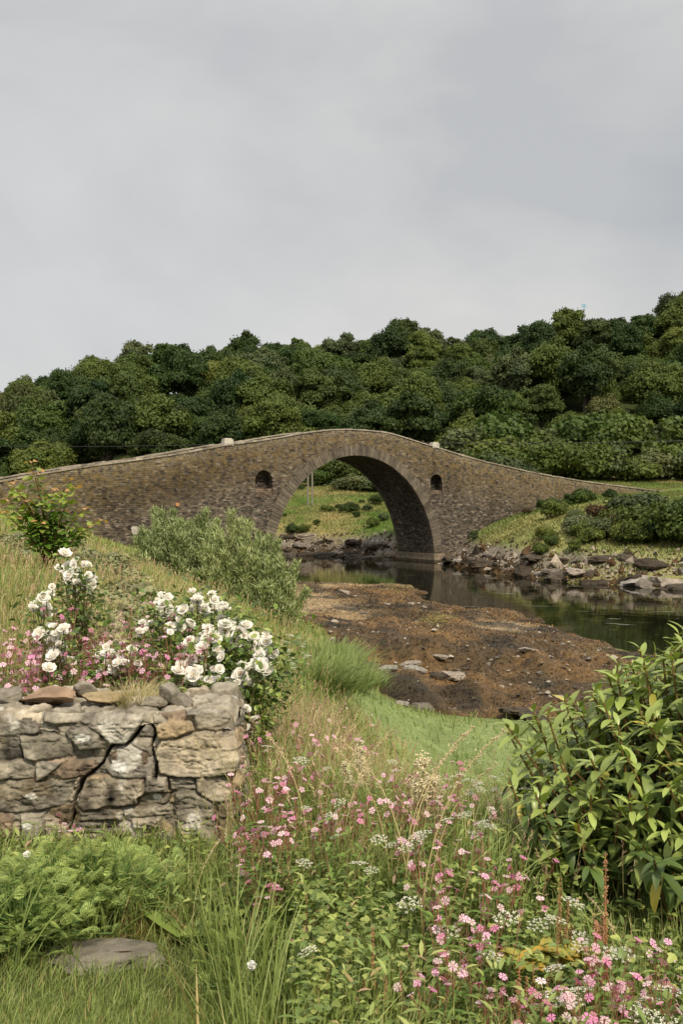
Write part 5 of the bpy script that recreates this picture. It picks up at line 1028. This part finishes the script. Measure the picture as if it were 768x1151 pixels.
for px, py, h, lab in [(686, 955, .62, 'tallest rusty dock spike in front of the dark bush leaves'), (632, 985, .5, 'rusty dock spike beside the tallest white umbel'), (630, 1030, .45, 'rusty dock spike under the white umbels'), (600, 1080, .4, 'rusty dock spike among pink campion'), (586, 1065, .42, 'thin rusty dock spike by the orange leaves'), (418, 1040, .42, 'rusty dock spike in the bottom undergrowth, tallest of its cluster'), (432, 1090, .36, 'broad rusty dock cluster at the meadow bottom'), (448, 1080, .36, 'rusty dock spike leaning beside the broad cluster'), (490, 1105, .33, 'short rusty dock spike past the broad cluster'), (368, 1080, .33, 'thin rusty dock spike among lobed leaves'), (544, 1095, .35, 'rusty dock spike in green grass near the bottom'), (345, 1000, .35, 'faded dock spike below the wall end'), (555, 1125, .34, 'short rusty dock spike at the meadow bottom edge'), (735, 1080, .36, 'rusty dock spike in the corner among umbels')]:
    x, y, z = plant_at(px, py, h); st, sd, lf = DK[int(RNG.integers(0, 4))]; thing('dock_plant', lab, 'wild plant', 'rusty docks', (x, y, z), (0, 0, float(RNG.uniform(0, 6.28))), h, [('stem', st), ('seed_spike', sd), ('foliage', lf)])
# tall arching grasses
def tallgrass(seed):
    rng = np.random.default_rng(seed); mb = MB(); sd = MB(); c = lin(196, 178, 128)
    t = np.linspace(0, 1, 12); Q = np.stack([.28*t**3, 0*t, t-.12*t**4], 1); mb.tube(Q, np.linspace(.003, .0012, 12), 4, c); m_ = 90; tt = rng.uniform(.74, 1, m_); P = np.stack([np.interp(tt, t, Q[:, i]) for i in range(3)], 1)+rng.normal(0, .005, (m_, 3)); V, f, C = bits(P, .0045, lin(200, 182, 148), rng, .2, (.5, 1.5, .4)); sd.add(V, f, C)
    V, q, tr, C = blades(np.zeros((7, 3)), rng.uniform(.4, .7, 7), np.full(7, .006), rng.uniform(0, 6.28, 7), rng.uniform(.1, .3, 7), rng.uniform(.2, .8, 7), np.tile(G[0], (7, 1)), np.tile(G[2], (7, 1))); lf = MB(); lf.add(V, [q, tr], C)
    return mb.build('stem', M_STEM), sd.build('seed_head', M_RUST), lf.build('blade', M_GRASS)
TG = [tallgrass(k) for k in range(2)]
for px, py, h, rz, lab in [(452, 782, .95, .3, 'tall pale grass stem standing against the seaweed shore'), (472, 778, 1.0, .1, 'tall pale grass stem arching over the lower lawn'), (463, 800, .9, 2.8, 'tall grass stem bent toward the wall'), (452, 812, .8, .4, 'tan grass stem just above the pink meadow'), (480, 815, .85, -.2, 'slanting grass stem over the lawn, lower of two'), (440, 796, .85, 3.3, 'short tan grass stem beside the tall pale ones'), (350, 800, .8, 2.5, 'tan grass stem on the meadow brow'), (383, 800, .8, .5, 'feathered grass stem on the meadow brow'), (716, 985, .55, 2.6, 'pale arching grass blade across the dark bush leaves'), (215, 935, .45, .8, 'thin dry stalk leaning on the foot of the wall')]:
    x, y, z = plant_at(px, py, h); st, sd, lf = TG[int(RNG.integers(0, 2))]; thing('grass_stalk', lab, 'grass stalk', 'tall grass stalks', (x, y, z), (0, 0, rz), h, [('stem', st), ('seed_head', sd), ('blade', lf)])
# feathery herb clump at the wall foot, ferns, daisies
def herb(seed, n=64, L_=.062):
    rng = np.random.default_rng(seed); mb = MB(); st = MB()
    for k in range(n):
        a = rng.uniform(0, 6.28); r = .24*rng.random()**.7; h = rng.uniform(.04, .27)*(1.15-r*2.2); p = np.array([math.cos(a)*r, math.sin(a)*r, h]); st.tube([(0, 0, 0), p*.6+[0, 0, .02], p], [.003, .0025, .002], 4, lin(104, 130, 70), cap=False); lacy(seed, mb, p, a+rng.normal(0, .8), rng.uniform(.7, 1.2)*L_, np.array(lin(156, 172, 98))*rng.uniform(.7, 1.2), rng)
    return st.build('stem', M_STEM), mb.build('foliage', M_LEAF)
HB = [herb(k) for k in range(3)]
HL = ['in the corner under the wall', 'at the front of the feathery patch', 'beside the flat stone', 'against the wall foot', 'in the middle of the feathery patch']
for k, (px, py) in enumerate([(10, 965), (45, 955), (80, 962), (112, 975), (20, 1000), (60, 990), (95, 1000), (130, 1010), (5, 1040), (40, 1032), (75, 1030), (15, 1075), (48, 1070), (0, 1010), (100, 1030), (140, 985), (25, 1050), (85, 1048), (60, 1055)]):
    x, y, z = plant_at(px, py, .30); y = max(min(y-.12, WD-.4), 3.5 if px < 60 else 3.75); x = (px-384)/F*y; st, lf = HB[k % 3]; s = float(RNG.uniform(.8, 1.1)); where = HL[3] if py < 980 else HL[4] if py < 1035 and px < 90 else HL[2] if px >= 90 else HL[1]
    thing('feathery_herb', f'soft green feathery-leaved herb {where}', 'herb', 'feathery herbs below the wall', (x, y, z), (0, 0, float(RNG.uniform(0, 6.28))), s, [('stem', st), ('foliage', lf)])
for px, py in [(300, 985), (330, 1000), (285, 1010), (360, 975), (400, 985), (310, 960), (420, 1000), (350, 945)]:
    x, y, z = plant_at(px, py, .3); st, lf = HB[int(RNG.integers(0, 3))]; thing('feathery_herb', 'feathery green herb in the undergrowth past the wall end', 'herb', 'feathery herbs past the wall', (x, y, z), (0, 0, float(RNG.uniform(0, 6.28))), .8, [('stem', st), ('foliage', lf)])
mb = MB(); rng = np.random.default_rng(2)
for k in range(7):
    b = rng.uniform(0, 6.28); t = np.linspace(.1, 1, 16); D = np.array([math.cos(b), math.sin(b), 0]); S_ = np.array([-D[1], D[0], 0]); Q = D*(t*.13)[:, None]+np.array([0, 0, .30])*(t-.4*t*t)[:, None]*1.6; mb.tube(Q, .0015, 3, lin(110, 130, 60), cap=False); P = np.repeat(Q, 2, 0); sg = np.tile([-1, 1], 16)[:, None]; V, f, C = scatter([(0, 0, 0), (.16, .4, 0), (0, 1, -.1), (-.16, .4, 0)], [[(0, 1, 2, 3)]], P, frames(S_*sg+D*.35), np.repeat(.055*np.sin(np.pi*np.clip(t*.8+.2, 0, 1))+.004, 2), np.tile(lin(122, 152, 70), (32, 1))); mb.add(V, f, C)
x, y, z = plant_at(668, 1085, .32); single('fern', mb.build('fern', M_LEAF), 'small green fern frond between white umbels and the leafy bush', 'fern', loc=(x, y, z))
dv_ = MB(); V, f, C = bits(np.concatenate([rdirs(90, rng)*.011]), .004, lin(240, 238, 232), rng, .05); dv_.add(V, f, C); DS = dv_.build('flower_head', M_WHITE); ds = MB(); ds.tube([(0, 0, -.3), (0, 0, 0)], .0015, 4, lin(110, 130, 70)); DST = ds.build('stem', M_STEM)
for px, py, lab in [(30, 957, 'round white flower head near the foot of the wall'), (283, 1082, 'tiny white flower in the grass below the wall end')]:
    x, y, z = plant_at(px, py, .3); thing('clover', lab, 'wildflower', None, (x, y, z+.3), (0, 0, 0), 1, [('flower_head', DS), ('stem', DST)])
m_y = leafmat('yellow_petal', .2, .6, .2, (1, 1, 1), .1); yb = flower5(lin(240, 204, 40), lin(130, 140, 50), False).build('flower', m_y); ys = MB(); ys.tube([(0, 0, -.12), (0, 0, 0)], .0012, 4, lin(110, 130, 70)); YS = ys.build('stem', M_STEM)
for px, py, lab in [(115, 1143, 'yellow buttercup in the short grass near the bottom')]:
    x, y, z = plant_at(px, py, .12); thing('buttercup', lab, 'wildflower', None, (x, y, z+.12), (.3, 0, 0), 1, [('flower', yb, (0, 0, 0), (0, 0, 0), .012), ('stem', YS)])
m_o = leafmat('orange_leaf', .3, .6, .2, (1, 1, 1), .1)
def leafclump(seed, n, L_, w_, cols, mat, up=.6, droop=.5):
    rng = np.random.default_rng(seed); mb = MB(); LB = lance(w_, 5, .3, droop)
    for k in range(n):
        b = rng.uniform(0, 6.28); V, f, C = scatter(*LB, np.array([[rng.normal(0, .01), rng.normal(0, .01), rng.uniform(0, .03)]]), frames(np.array([[math.cos(b), math.sin(b), up*rng.uniform(.5, 1.5)]])), [L_*rng.uniform(.7, 1.2)], np.array([cols[k % len(cols)]])); mb.add(V, f, C)
    return mb.build('foliage', mat, True)
oc = leafclump(4, 16, .07, .28, [lin(196, 160, 74), lin(180, 166, 84), lin(146, 150, 76)], m_o)
for px, py, lab in [(612, 1055, 'yellowing orange leaves among pink campion beside the bush'), (590, 1058, 'small patch of yellow-orange leaves nearer the grass'), (652, 1058, 'orange leaves beneath the white umbel by the bush')]:
    x, y, z = plant_at(px, py, .36); single('yellowing_plant', oc, lab, 'wild plant', 'yellowing plants', loc=(x, y, z+.30), rot=(0, 0, px))
dl = leafclump(9, 5, .16, .2, [lin(160, 172, 92), lin(140, 158, 80)], M_LEAF, .35, .3); x, y = SLAB[0]+.20, SLAB[1]+.10
single('dock_leaves', dl, 'broad pale green dock leaves beside the flat stone', 'wild plant', loc=(x, y, float(gz(x, y))+.01), rot=(0, 0, .6))
bl = leafclump(12, 1, .08, .2, [lin(140, 112, 88)], M_LEAF, .1, .1); single('dead_leaf', bl, 'curled brown dead leaf lying on the flat stone', 'leaf', loc=(SLAB[0]+.09, SLAB[1]-.03, float(gz(*SLAB))+.034), rot=(.1, 0, 1.9))
# straw tuft on the wall and dead grass by the slab
def tuft(n, r, H, wd, c0, c1, seed, lean=.4, cur=.6):
    rng = np.random.default_rng(seed); P = np.stack([rng.normal(0, r, n), rng.normal(0, r, n), np.zeros(n)], 1); az = np.arctan2(P[:, 1], P[:, 0])+rng.normal(0, .6, n)
    V, q, t, C = blades(P, rng.uniform(.6, 1.1, n)*H, np.full(n, wd), az, rng.uniform(0, lean, n), rng.uniform(0, cur, n), np.tile(c0, (n, 1))*rng.uniform(.8, 1.2, n)[:, None], np.tile(c1, (n, 1))*rng.uniform(.8, 1.2, n)[:, None]); return mesh('tuft', V, [q, t], [M_GRASS], C)
x, y, z = at(152, 788, 4.9); single('dry_grass_tuft', tuft(420, .055, .13, .0028, lin(150, 140, 90), lin(206, 192, 150), 3, .9, 1.0), 'straw-coloured dry grass tuft growing on top of the wall', 'grass tuft', loc=(x, y, WT-.02))
x, y = SLAB[0]+.10, SLAB[1]+.22; single('dry_grass_tuft', tuft(260, .05, .09, .0028, lin(176, 146, 96), lin(200, 170, 120), 4, 1.2, 1.2), 'flattened brown dead grass behind the flat stone', 'grass tuft', loc=(x, y, float(gz(x, y))))
for k, (px, py, h, lab) in enumerate([(358, 712, .75, 'tall bright green grass tussock on the slope above the shore'), (374, 722, .6, 'green grass tussock leaning toward the shore'), (346, 726, .6, 'green grass tussock next to the white umbels'), (365, 740, .5, 'lower grass tussock of the bright green group'), (392, 748, .35, 'small grass tussock at the edge of the seaweed')]):
    x, y, z = plant_at(px, py, h, 12, 40); single('grass_tussock', tuft(900, .34, h, .02, lin(104, 122, 64), lin(138, 152, 92), 20+k, .45, 1.0), lab, 'grass tussock', 'grass tussocks on the slope', loc=(x, y, z-.05))
# ------------------------------------------------------------------ roses
def petal(rng, r, cup, wv=.1):
    n = 4; V = []
    for i in range(n+1):
        t = i/n; ww = .62*math.sin(math.pi*(.12+.62*t))**.9
        for j in (-1, -.4, .4, 1): V.append((j*ww*r, t*r, cup*r*(t*t*.9+.12*abs(j)*t)+wv*r*.3*math.sin(j*3+t*4)*t))
    return np.array(V), grid_faces(n+1, 4)
def blossom(seed, bud=False):
    rng = np.random.default_rng(seed); mb = MB()
    for lay, (cnt, r, el, cup) in enumerate([(5, 1.0, .05, .25), (5, .85, .35, .35), (5, .62, .75, .5), (4, .42, 1.15, .6)]):
        for k in range(cnt):
            V, f = petal(rng, r*rng.uniform(.9, 1.1), cup, .25); a = k*2*math.pi/cnt+lay*.6+rng.normal(0, .12); e = el+rng.normal(0, .1)+(.7 if bud else 0); ce, se = math.cos(e), math.sin(e)
            W_ = np.stack([V[:, 0], V[:, 1]*ce-V[:, 2]*se, V[:, 1]*se+V[:, 2]*ce], 1); ca, sa = math.cos(a), math.sin(a); W_ = np.stack([W_[:, 0]*ca-W_[:, 1]*sa, W_[:, 0]*sa+W_[:, 1]*ca, W_[:, 2]], 1)
            c = np.array(lin(255, 251, 244)) if lay < 3 else np.array(lin(244, 226, 190)); mb.add(W_, [f], c*rng.uniform(.95, 1.0))
    V, f, C = bits(rng.normal(0, .09, (26, 3))+[0, 0, .16], .045, lin(214, 172, 70), rng); mb.add(V, f, C); mb.tube([(0, 0, -.9), (0, 0, -.3), (0, 0, .02)], [.04, .06, .2], 6, lin(110, 130, 60)); return mb.build('blossom', M_WHITE, True)
BL = [blossom(k) for k in range(4)]+[blossom(9, True)]
def leafcloud(pts, n, spread, size, cols, rng, LB, upn=.6):
    P = pts[rng.integers(0, len(pts), n)]+rng.normal(0, 1, (n, 3))*spread; D = rdirs(n, rng); D[:, 2] = D[:, 2]*.5; return scatter(*LB, P, frames(D, rng.normal(0, .5, n)), size*rng.uniform(.6, 1.3, n), np.array(cols)[rng.integers(0, len(cols), n)]*rng.uniform(.7, 1.25, n)[:, None])
M_ROSE = leafmat('rose_leaf', .22, .42, .4, (1, 1, 1), .05)
def rose_bush(lab, pos, base, nleaf, seed, dlo=-.25, leafspread=(.09, .09, .09), depth=.5, below=.3, size=.039):
    rng = np.random.default_rng(seed); bx_, by_ = base; bz_ = float(gz(bx_, by_)); st = MB(); parts = []; B = []
    extra = [(p[0]+rng.normal(0, 6.5), p[1]+rng.normal(0, 6)) for p in pos for _ in (0, 1)]; rng.shuffle(extra); extra = extra[:max(0, min(97-len(pos), int(len(pos)*1.6)))]
    for px, py in list(pos)+extra:
        d = by_+rng.uniform(-.5, .5)*depth-(py-700)*.002; x, y, z = at(px, py, d); p = np.array([x-bx_, y-by_, z-bz_]); B.append(p)
        v = rng.uniform(0, 6.28); tilt = rng.uniform(.2, 1.25); yaw = rng.normal(0, .7); kind = int(rng.integers(0, 4)) if rng.random() > .12 else 4
        parts.append(('blossom', BL[kind], tuple(p), (tilt, 0, yaw), size*rng.uniform(.5, 1.15)*(.6 if kind == 4 else 1)))
        if rng.random() < .55:
            r0 = rng.uniform(-.12, .12, 2); mid = np.array([p[0]*.6+r0[0], p[1]*.6+r0[1], p[2]*.62]); t = np.linspace(0, 1, 7)[:, None]; Q = (1-t)**2*np.array([p[0]*.25, 0, 0])+2*t*(1-t)*mid+t*t*p; st.tube(Q, np.linspace(.007, .0025, 7), 5, lin(96, 92, 54))
    B = np.array(B); body = np.concatenate([B*[1, 1, 1]-[0, -.04, .05], B*[1, 1, .85]-[0, -.1, .05], B*[.95, 1, .65]])
    V, f, C = leafcloud(body, nleaf, np.array(leafspread), .042, [lin(92, 116, 54), lin(116, 138, 64), lin(146, 160, 84), lin(84, 100, 56)], rng, lance(.28, 3, .3, .2)); k = V[:, 2] < .02; V[k, 2] = .02
    lf = mesh('foliage', V, f, [M_ROSE], C)
    thing('rose_bush', lab, 'rose bush', 'white rose bushes', (bx_, by_, bz_), (0, 0, 0), 1, [('stem', st.build('stem', M_STEM)), ('foliage', lf)]+parts)
Z5 = [(120,150),(150,175),(110,170),(170,190),(240,195),(305,145),(390,150),(410,185),(430,195),(400,215),(275,190),(350,215),(420,240),(200,235),(175,275),(270,265),(60,290),(30,300),(80,270),(260,350),(250,375),(280,360),(330,330),(370,320),(400,345),(340,350),(330,400),(325,410),(450,290),(480,300),(500,290),(520,300),(470,260),(540,310),(580,320),(600,340),(620,350),(450,350),(440,330),(470,385),(400,410),(600,400),(640,400),(580,440),(600,470),(640,480),(620,460),(585,510),(560,460),(520,460),(270,440),(280,465),(225,485),(290,510),(315,490),(385,480),(240,520),(360,545),(280,560),(300,590),(320,580),(450,555),(450,590),(430,580),(480,560),(520,595),(470,630),(490,715),(540,670),(525,770),(550,775),(540,760),(530,530),(545,545),(640,430),(610,440),(300,380),(135,190),(440,270),(560,330)]
rose_bush('white rose bush spilling over the end of the old wall', [(150+a/4.267, 640+b/4.267) for a, b in Z5 if b > 400], at(238, 800, 5.6)[:2], 2200, 1)
rose_bush('white rose bush standing behind the one that spills over the wall end', [(150+a/4.267, 640+b/4.267) for a, b in Z5 if b <= 268], at(224, 800, 6.1)[:2], 1700, 11)
rose_bush('middle white rose bush, fullest of the three behind the wall end', [(150+a/4.267, 640+b/4.267) for a, b in Z5 if 268 < b <= 400], at(240, 800, 5.8)[:2], 1900, 12)
rose_bush('white rose bush highest on the meadow, standing apart above the campion', [(75, 637), (85, 631), (93, 637), (68, 644), (98, 652), (88, 655), (95, 661), (104, 658), (82, 640), (78, 646), (101, 654), (90, 650)], at(85, 760, 6.6)[:2], 700, 2, leafspread=(.06, .08, .08))
rose_bush('small white rose spray at the wall side of the high bush', [(45, 675), (52, 683), (40, 686), (57, 668), (47, 690), (52, 672), (38, 680)], at(48, 770, 6.2)[:2], 350, 3, leafspread=(.06, .08, .08))
rose_bush('low white roses close behind the wall among pink campion', [(60, 705), (68, 714), (55, 711), (65, 725), (73, 729), (52, 752), (62, 718), (70, 738), (58, 733), (82, 745)], at(64, 790, 5.9)[:2], 420, 4, leafspread=(.06, .08, .07))
rose_bush('white roses behind the wall beside the dark rose leaves', [(125, 735), (133, 745), (146, 738), (120, 746), (140, 752), (128, 755), (152, 742), (118, 738)], at(135, 800, 5.7)[:2], 900, 5, leafspread=(.10, .08, .09))
# ------------------------------------------------------------------ the large leafy bush
M_RH = leafmat('evergreen_leaf', .2, .36, .45, (1, 1, 1), 0, (1.1, 1.25, .5))
def rhodo(cx_, cy_, R, H, seed, nshoot):
    rng = np.random.default_rng(seed); bz_ = float(gz(cx_, cy_)); st = MB(); VV = []; FF = []; CC = []; n0 = 0; LB = lance(.185, 5, .28, .3); LB2 = lance(.19, 5, .25, .45)
    dirs = rdirs(nshoot*2, rng); dirs = dirs[dirs[:, 2] > -.36][:nshoot]
    for i, q in enumerate(dirs):
        lump = 1+.3*float(fbm((q*2.2+seed)[None], 2, 3)[0]); inner = rng.random(); rr = (rng.uniform(.9, 1.06) if inner < .62 else rng.uniform(.5, .88))*lump
        z = max(.1, H*(.36+.62*q[2]*rr)) if q[2] > 0 else max(.06, H*(.36+.9*q[2]*rr)); tip = np.array([q[0]*R*rr, q[1]*R*rr, z])
        up = np.array([q[0]*.75, q[1]*.75, .55+.7*max(0, q[2])]); up /= np.linalg.norm(up); up += rng.normal(0, .16, 3); up /= np.linalg.norm(up)
        young = inner < .62 and (z > H*.50 or rng.random() < .25); L0 = rng.uniform(.14, .26) if young else rng.uniform(.1, .2)
        root = tip-up*L0-np.array([0, 0, .1]); col = np.array(lin(122, 96, 60)) if young else np.array(lin(92, 74, 50)); inn = root*[.35, .35, .2]; t = np.linspace(0, 1, 5)[:, None]
        Q = np.concatenate([inn+(root-inn)*t*1.0, [tip]]); st.tube(Q, np.array([.012, .010, .008, .006, .005, .004]), 5, np.concatenate([np.tile(np.array(lin(84, 70, 52)), (3, 1)), np.tile(col, (3, 1))]), cap=False)
        nl = int(rng.integers(9, 14)); a = np.arange(nl)*2.4+rng.uniform(0, 6); X_ = np.cross(up, [0, 0, 1.]); X_ = X_/(np.linalg.norm(X_)+1e-6); Y_ = np.cross(X_, up)
        hfr = np.linspace(.25, 1, nl); el = np.linspace(-.25, .95, nl) if young else np.linspace(-.45, .6, nl); el = el+rng.normal(0, .14, nl)
        D = (X_*np.cos(a)[:, None]+Y_*np.sin(a)[:, None])*np.cos(el)[:, None]+up*np.sin(el)[:, None]
        P = tip-up*(L0*(1-hfr))[:, None]; size = rng.uniform(.062, .112, nl)*np.where(hfr > .9, .6, 1)*(1.0 if young else 1.1)
        c = (np.array(lin(164, 180, 98)) if young else np.array(lin(92, 112, 60))); c = c*(1-.35*rng.random()) if young else c
        cc = c*rng.uniform(.8, 1.2, nl)[:, None]; yel = rng.random(nl) < .006; cc[yel] = np.array(lin(196, 182, 84)); 
        if young: old = hfr < .45; cc[old] = cc[old]*.55+np.array(lin(86, 110, 50))*.45
        V, f, C = scatter(*(LB if young else LB2), P, frames(D), size, cc); VV.append(V); FF.append(f[0]+n0); CC.append(C); n0 += len(V)
    return bz_, st.build('stem', M_STEM), mesh('foliage', np.concatenate(VV), [np.concatenate(FF)], [M_RH], np.concatenate(CC), smooth=True)
cx_, cy_ = 1.80, 4.0; b_, s_, l_ = rhodo(cx_, cy_, 1.02, 1.2, 5, 1150)
thing('evergreen_shrub', 'big glossy evergreen shrub with whorled lance-shaped leaves on reddish shoots', 'shrub', None, (cx_, cy_, b_), (0, 0, 0), 1, [('stem', s_), ('foliage', l_)])
cx_, cy_ = 1.0, 3.7; b_, s_, l_ = rhodo(cx_, cy_, .34, .6, 8, 80)
thing('evergreen_shrub', 'low sprouting evergreen shrub at the meadow edge of the big glossy one', 'shrub', None, (cx_, cy_, b_), (0, 0, 0), 1, [('stem', s_), ('foliage', l_)])
# ------------------------------------------------------------------ feathery bushes on the bank
M_FEA = leafmat('feathery_leaf', .25, .6, .2, (1, 1, 1), .08)
def feather(seed, R, H, n):
    rng = np.random.default_rng(seed); st = MB(); P = []; D = []; S = []
    nb = int(15*R)+3; br = []
    for k in range(nb):
        a = rng.uniform(0, 6.28); r = R*math.sqrt(rng.random())*.92; h = H*(1-.38*(r/R)**2)*rng.uniform(.62, 1.05); e = np.array([math.cos(a)*r, math.sin(a)*r, h]); t = np.linspace(0, 1, 7)[:, None]; Q = e*t; Q[:, :2] *= t**.55; st.tube(Q, np.linspace(.035, .008, 7), 5, lin(96, 84, 62), cap=False); br.append(Q)
    per = n//nb
    for Q in br:
        tt = rng.uniform(.18, 1.04, per)**.8; c = np.stack([np.interp(tt, np.linspace(0, 1, 7), Q[:, i]) for i in range(3)], 1); w_ = .34*(1.12-tt)[:, None]+.05; o = rng.normal(0, 1, (per, 3))*[1, 1, .7]*w_*.8
        lump = fbm(c*1.6+seed, 2, 3)[:, None]*.5; P.append(c+o*(1+lump)); d = o*.8+rng.normal(0, .25, (per, 3))+[0, 0, .55]; D.append(d)
    P = np.concatenate(P); D = np.concatenate(D); P[:, 2] = np.maximum(P[:, 2], .05); n_ = len(P); tone = 1+.25*fbm(P*1.1+4, 2, 9)
    S = np.stack([rng.uniform(.025, .05, n_), rng.uniform(.12, .30, n_), np.full(n_, .2)], 1); c = np.array([lin(170, 178, 128), lin(148, 160, 108), lin(190, 194, 148), lin(112, 126, 80)])[rng.integers(0, 4, n_)]*(tone*rng.uniform(.8, 1.2, n_))[:, None]
    V, f, C = scatter([(-.5, 0, 0), (.5, 0, 0), (.35, .6, .1), (-.35, .6, .1), (0, 1, -.2)], [[(0, 1, 2, 3)], [(3, 2, 4)]], P, frames(D, rng.uniform(0, 3, n_)), S, c)
    return st.build('stem', M_BARK), mesh('foliage', V, f, [M_FEA], C)
for k, (px, d, top, R, lab, n) in enumerate([(222, 40, 570, 1.9, 'tallest and widest pale green feathery bush on the bank below the bridge', 30000), (182, 41, 566, 1.2, 'slender spire-topped feathery bush at the meadow side of the group', 13000), (290, 39, 588, 1.5, 'middle-height feathery bush between the tallest one and the shore', 15000), (316, 37, 622, 1.1, 'lowest feathery bush leaning toward the seaweed shore', 9000), (258, 38.5, 574, 1.6, 'feathery bush in front of the tallest one with rounded top', 14000), (160, 38, 620, .9, 'small feathery bush at the meadow brow', 6000)]):
    x, y = atg(px, d); z = float(gz(x, y)); H = EYE-(top-HZ)/F*d-z; st, lf = feather(k+3, R, H, n)
    thing('feathery_bush', lab, 'bush', 'feathery bushes on the bank', (x, y, z-.1), (0, 0, k*1.3), 1, [('stem', st), ('foliage', lf)])
# pale scrub along the meadow brow
TM['pale scrub'] = leafmat('leaf_scrub', .25, .6, .2, (.34, .34, .18), .12); SB = {}
for v, (R_, H_) in enumerate(((.9, .85), (.7, .7))):
    V, f, C = crown(500+v, R_, H_, 16, 4200, .07, (1, 1, 1), br=(.25, .45), flat=.7); SB[v] = mesh('foliage', V, f, [TM['pale scrub']], C)
for k, (px, py, hi_, lab) in enumerate([(5, 590, 30, 'pale leafy scrub at the start of the meadow brow'), (30, 588, 30, 'pale leafy scrub under the sapling'), (62, 596, 30, 'pale leafy scrub at the foot of the sapling stem'), (88, 603, 28, 'low pale scrub between sapling and bridge wall'), (112, 612, 26, 'low pale scrub before the dark masonry'), (132, 622, 24, 'yellowish scrub halfway along the meadow brow'), (120, 640, 14, 'yellowish scrub near the high white roses'), (145, 655, 13, 'yellowish scrub below the small feathery bush'), (160, 672, 12, 'yellowish scrub between the roses and feathery bushes'), (45, 600, 25, 'pale scrub beneath the sapling leaves')]):
    x, y, z = plant_at(px, py, .7, 8, hi_+12); single('scrub', SB[k % 2], lab, 'scrub', 'scrub along the meadow brow', loc=(x, y, z-.1), rot=(0, 0, k*1.7), sc=(.9, .9, .7))
# sapling
M_SAP = leafmat('sapling_leaf', .3, .45, .35, (1, 1, 1), 0)
rng = np.random.default_rng(12); st = MB(); x, y = atg(55, 17); bz_ = float(gz(x, y)); VV = []; n0 = 0; FF = []; CC = []; V1, f1 = lobed(3, .62)
def tgt(px, py, dd=0): a = at(px, py, 17+dd); return np.array([a[0]-x, a[1]-y, a[2]-bz_])
ENDS = [(34, 518, 0), (40, 530, -.1), (18, 545, .2), (75, 538, .1), (82, 548, -.2), (95, 570, 0), (112, 583, .1), (104, 590, -.2), (8, 560, .2), (2, 575, -.2), (60, 548, .3), (50, 560, -.3), (30, 562, -.2), (68, 572, .2), (22, 580, .1), (88, 590, .2), (45, 585, -.3), (65, 590, .1), (12, 540, -.1)]
for px, py, dd in ENDS:
    e = tgt(px, py, dd); t = np.linspace(0, 1, 8)[:, None]; Q = e*t; Q[:, :2] *= t**.6; Q[:, 2] = e[2]*(t[:, 0]**.85); st.tube(Q, np.linspace(.022, .006, 8), 5, lin(112, 92, 62), cap=False)
    for h in np.linspace(.42, 1.0, 9):
        p = np.array([np.interp(h, t[:, 0], Q[:, i]) for i in range(3)]); b = rng.uniform(0, 6.28); m_ = 4; a = b+np.arange(m_)*1.6; D = np.stack([np.cos(a), np.sin(a), rng.uniform(-.5, .2, m_)], 1)
        P = p+D*rng.uniform(.02, .09, (m_, 1)); tipn = h > .93
        c = np.array([lin(196, 152, 98) if tipn else lin(150, 164, 76) if h > .82 else lin(104, 134, 52)])*rng.uniform(.75, 1.2, (m_, 1)); V, f, C = scatter(V1, f1, P, frames(D, rng.normal(0, .4, m_)), rng.uniform(.09, .16, m_)*(.75 if tipn else 1), c); VV.append(V); FF.append(f[0]+n0); CC.append(C); n0 += len(V)
thing('sapling', 'leafy green sapling with reddish new tips standing on the meadow brow', 'young tree', None, (x, y, bz_), (0, 0, 0), 1, [('trunk', st.build('trunk', M_BARK)), ('crown', mesh('crown', np.concatenate(VV), [np.concatenate(FF)], [M_SAP], np.concatenate(CC)))])
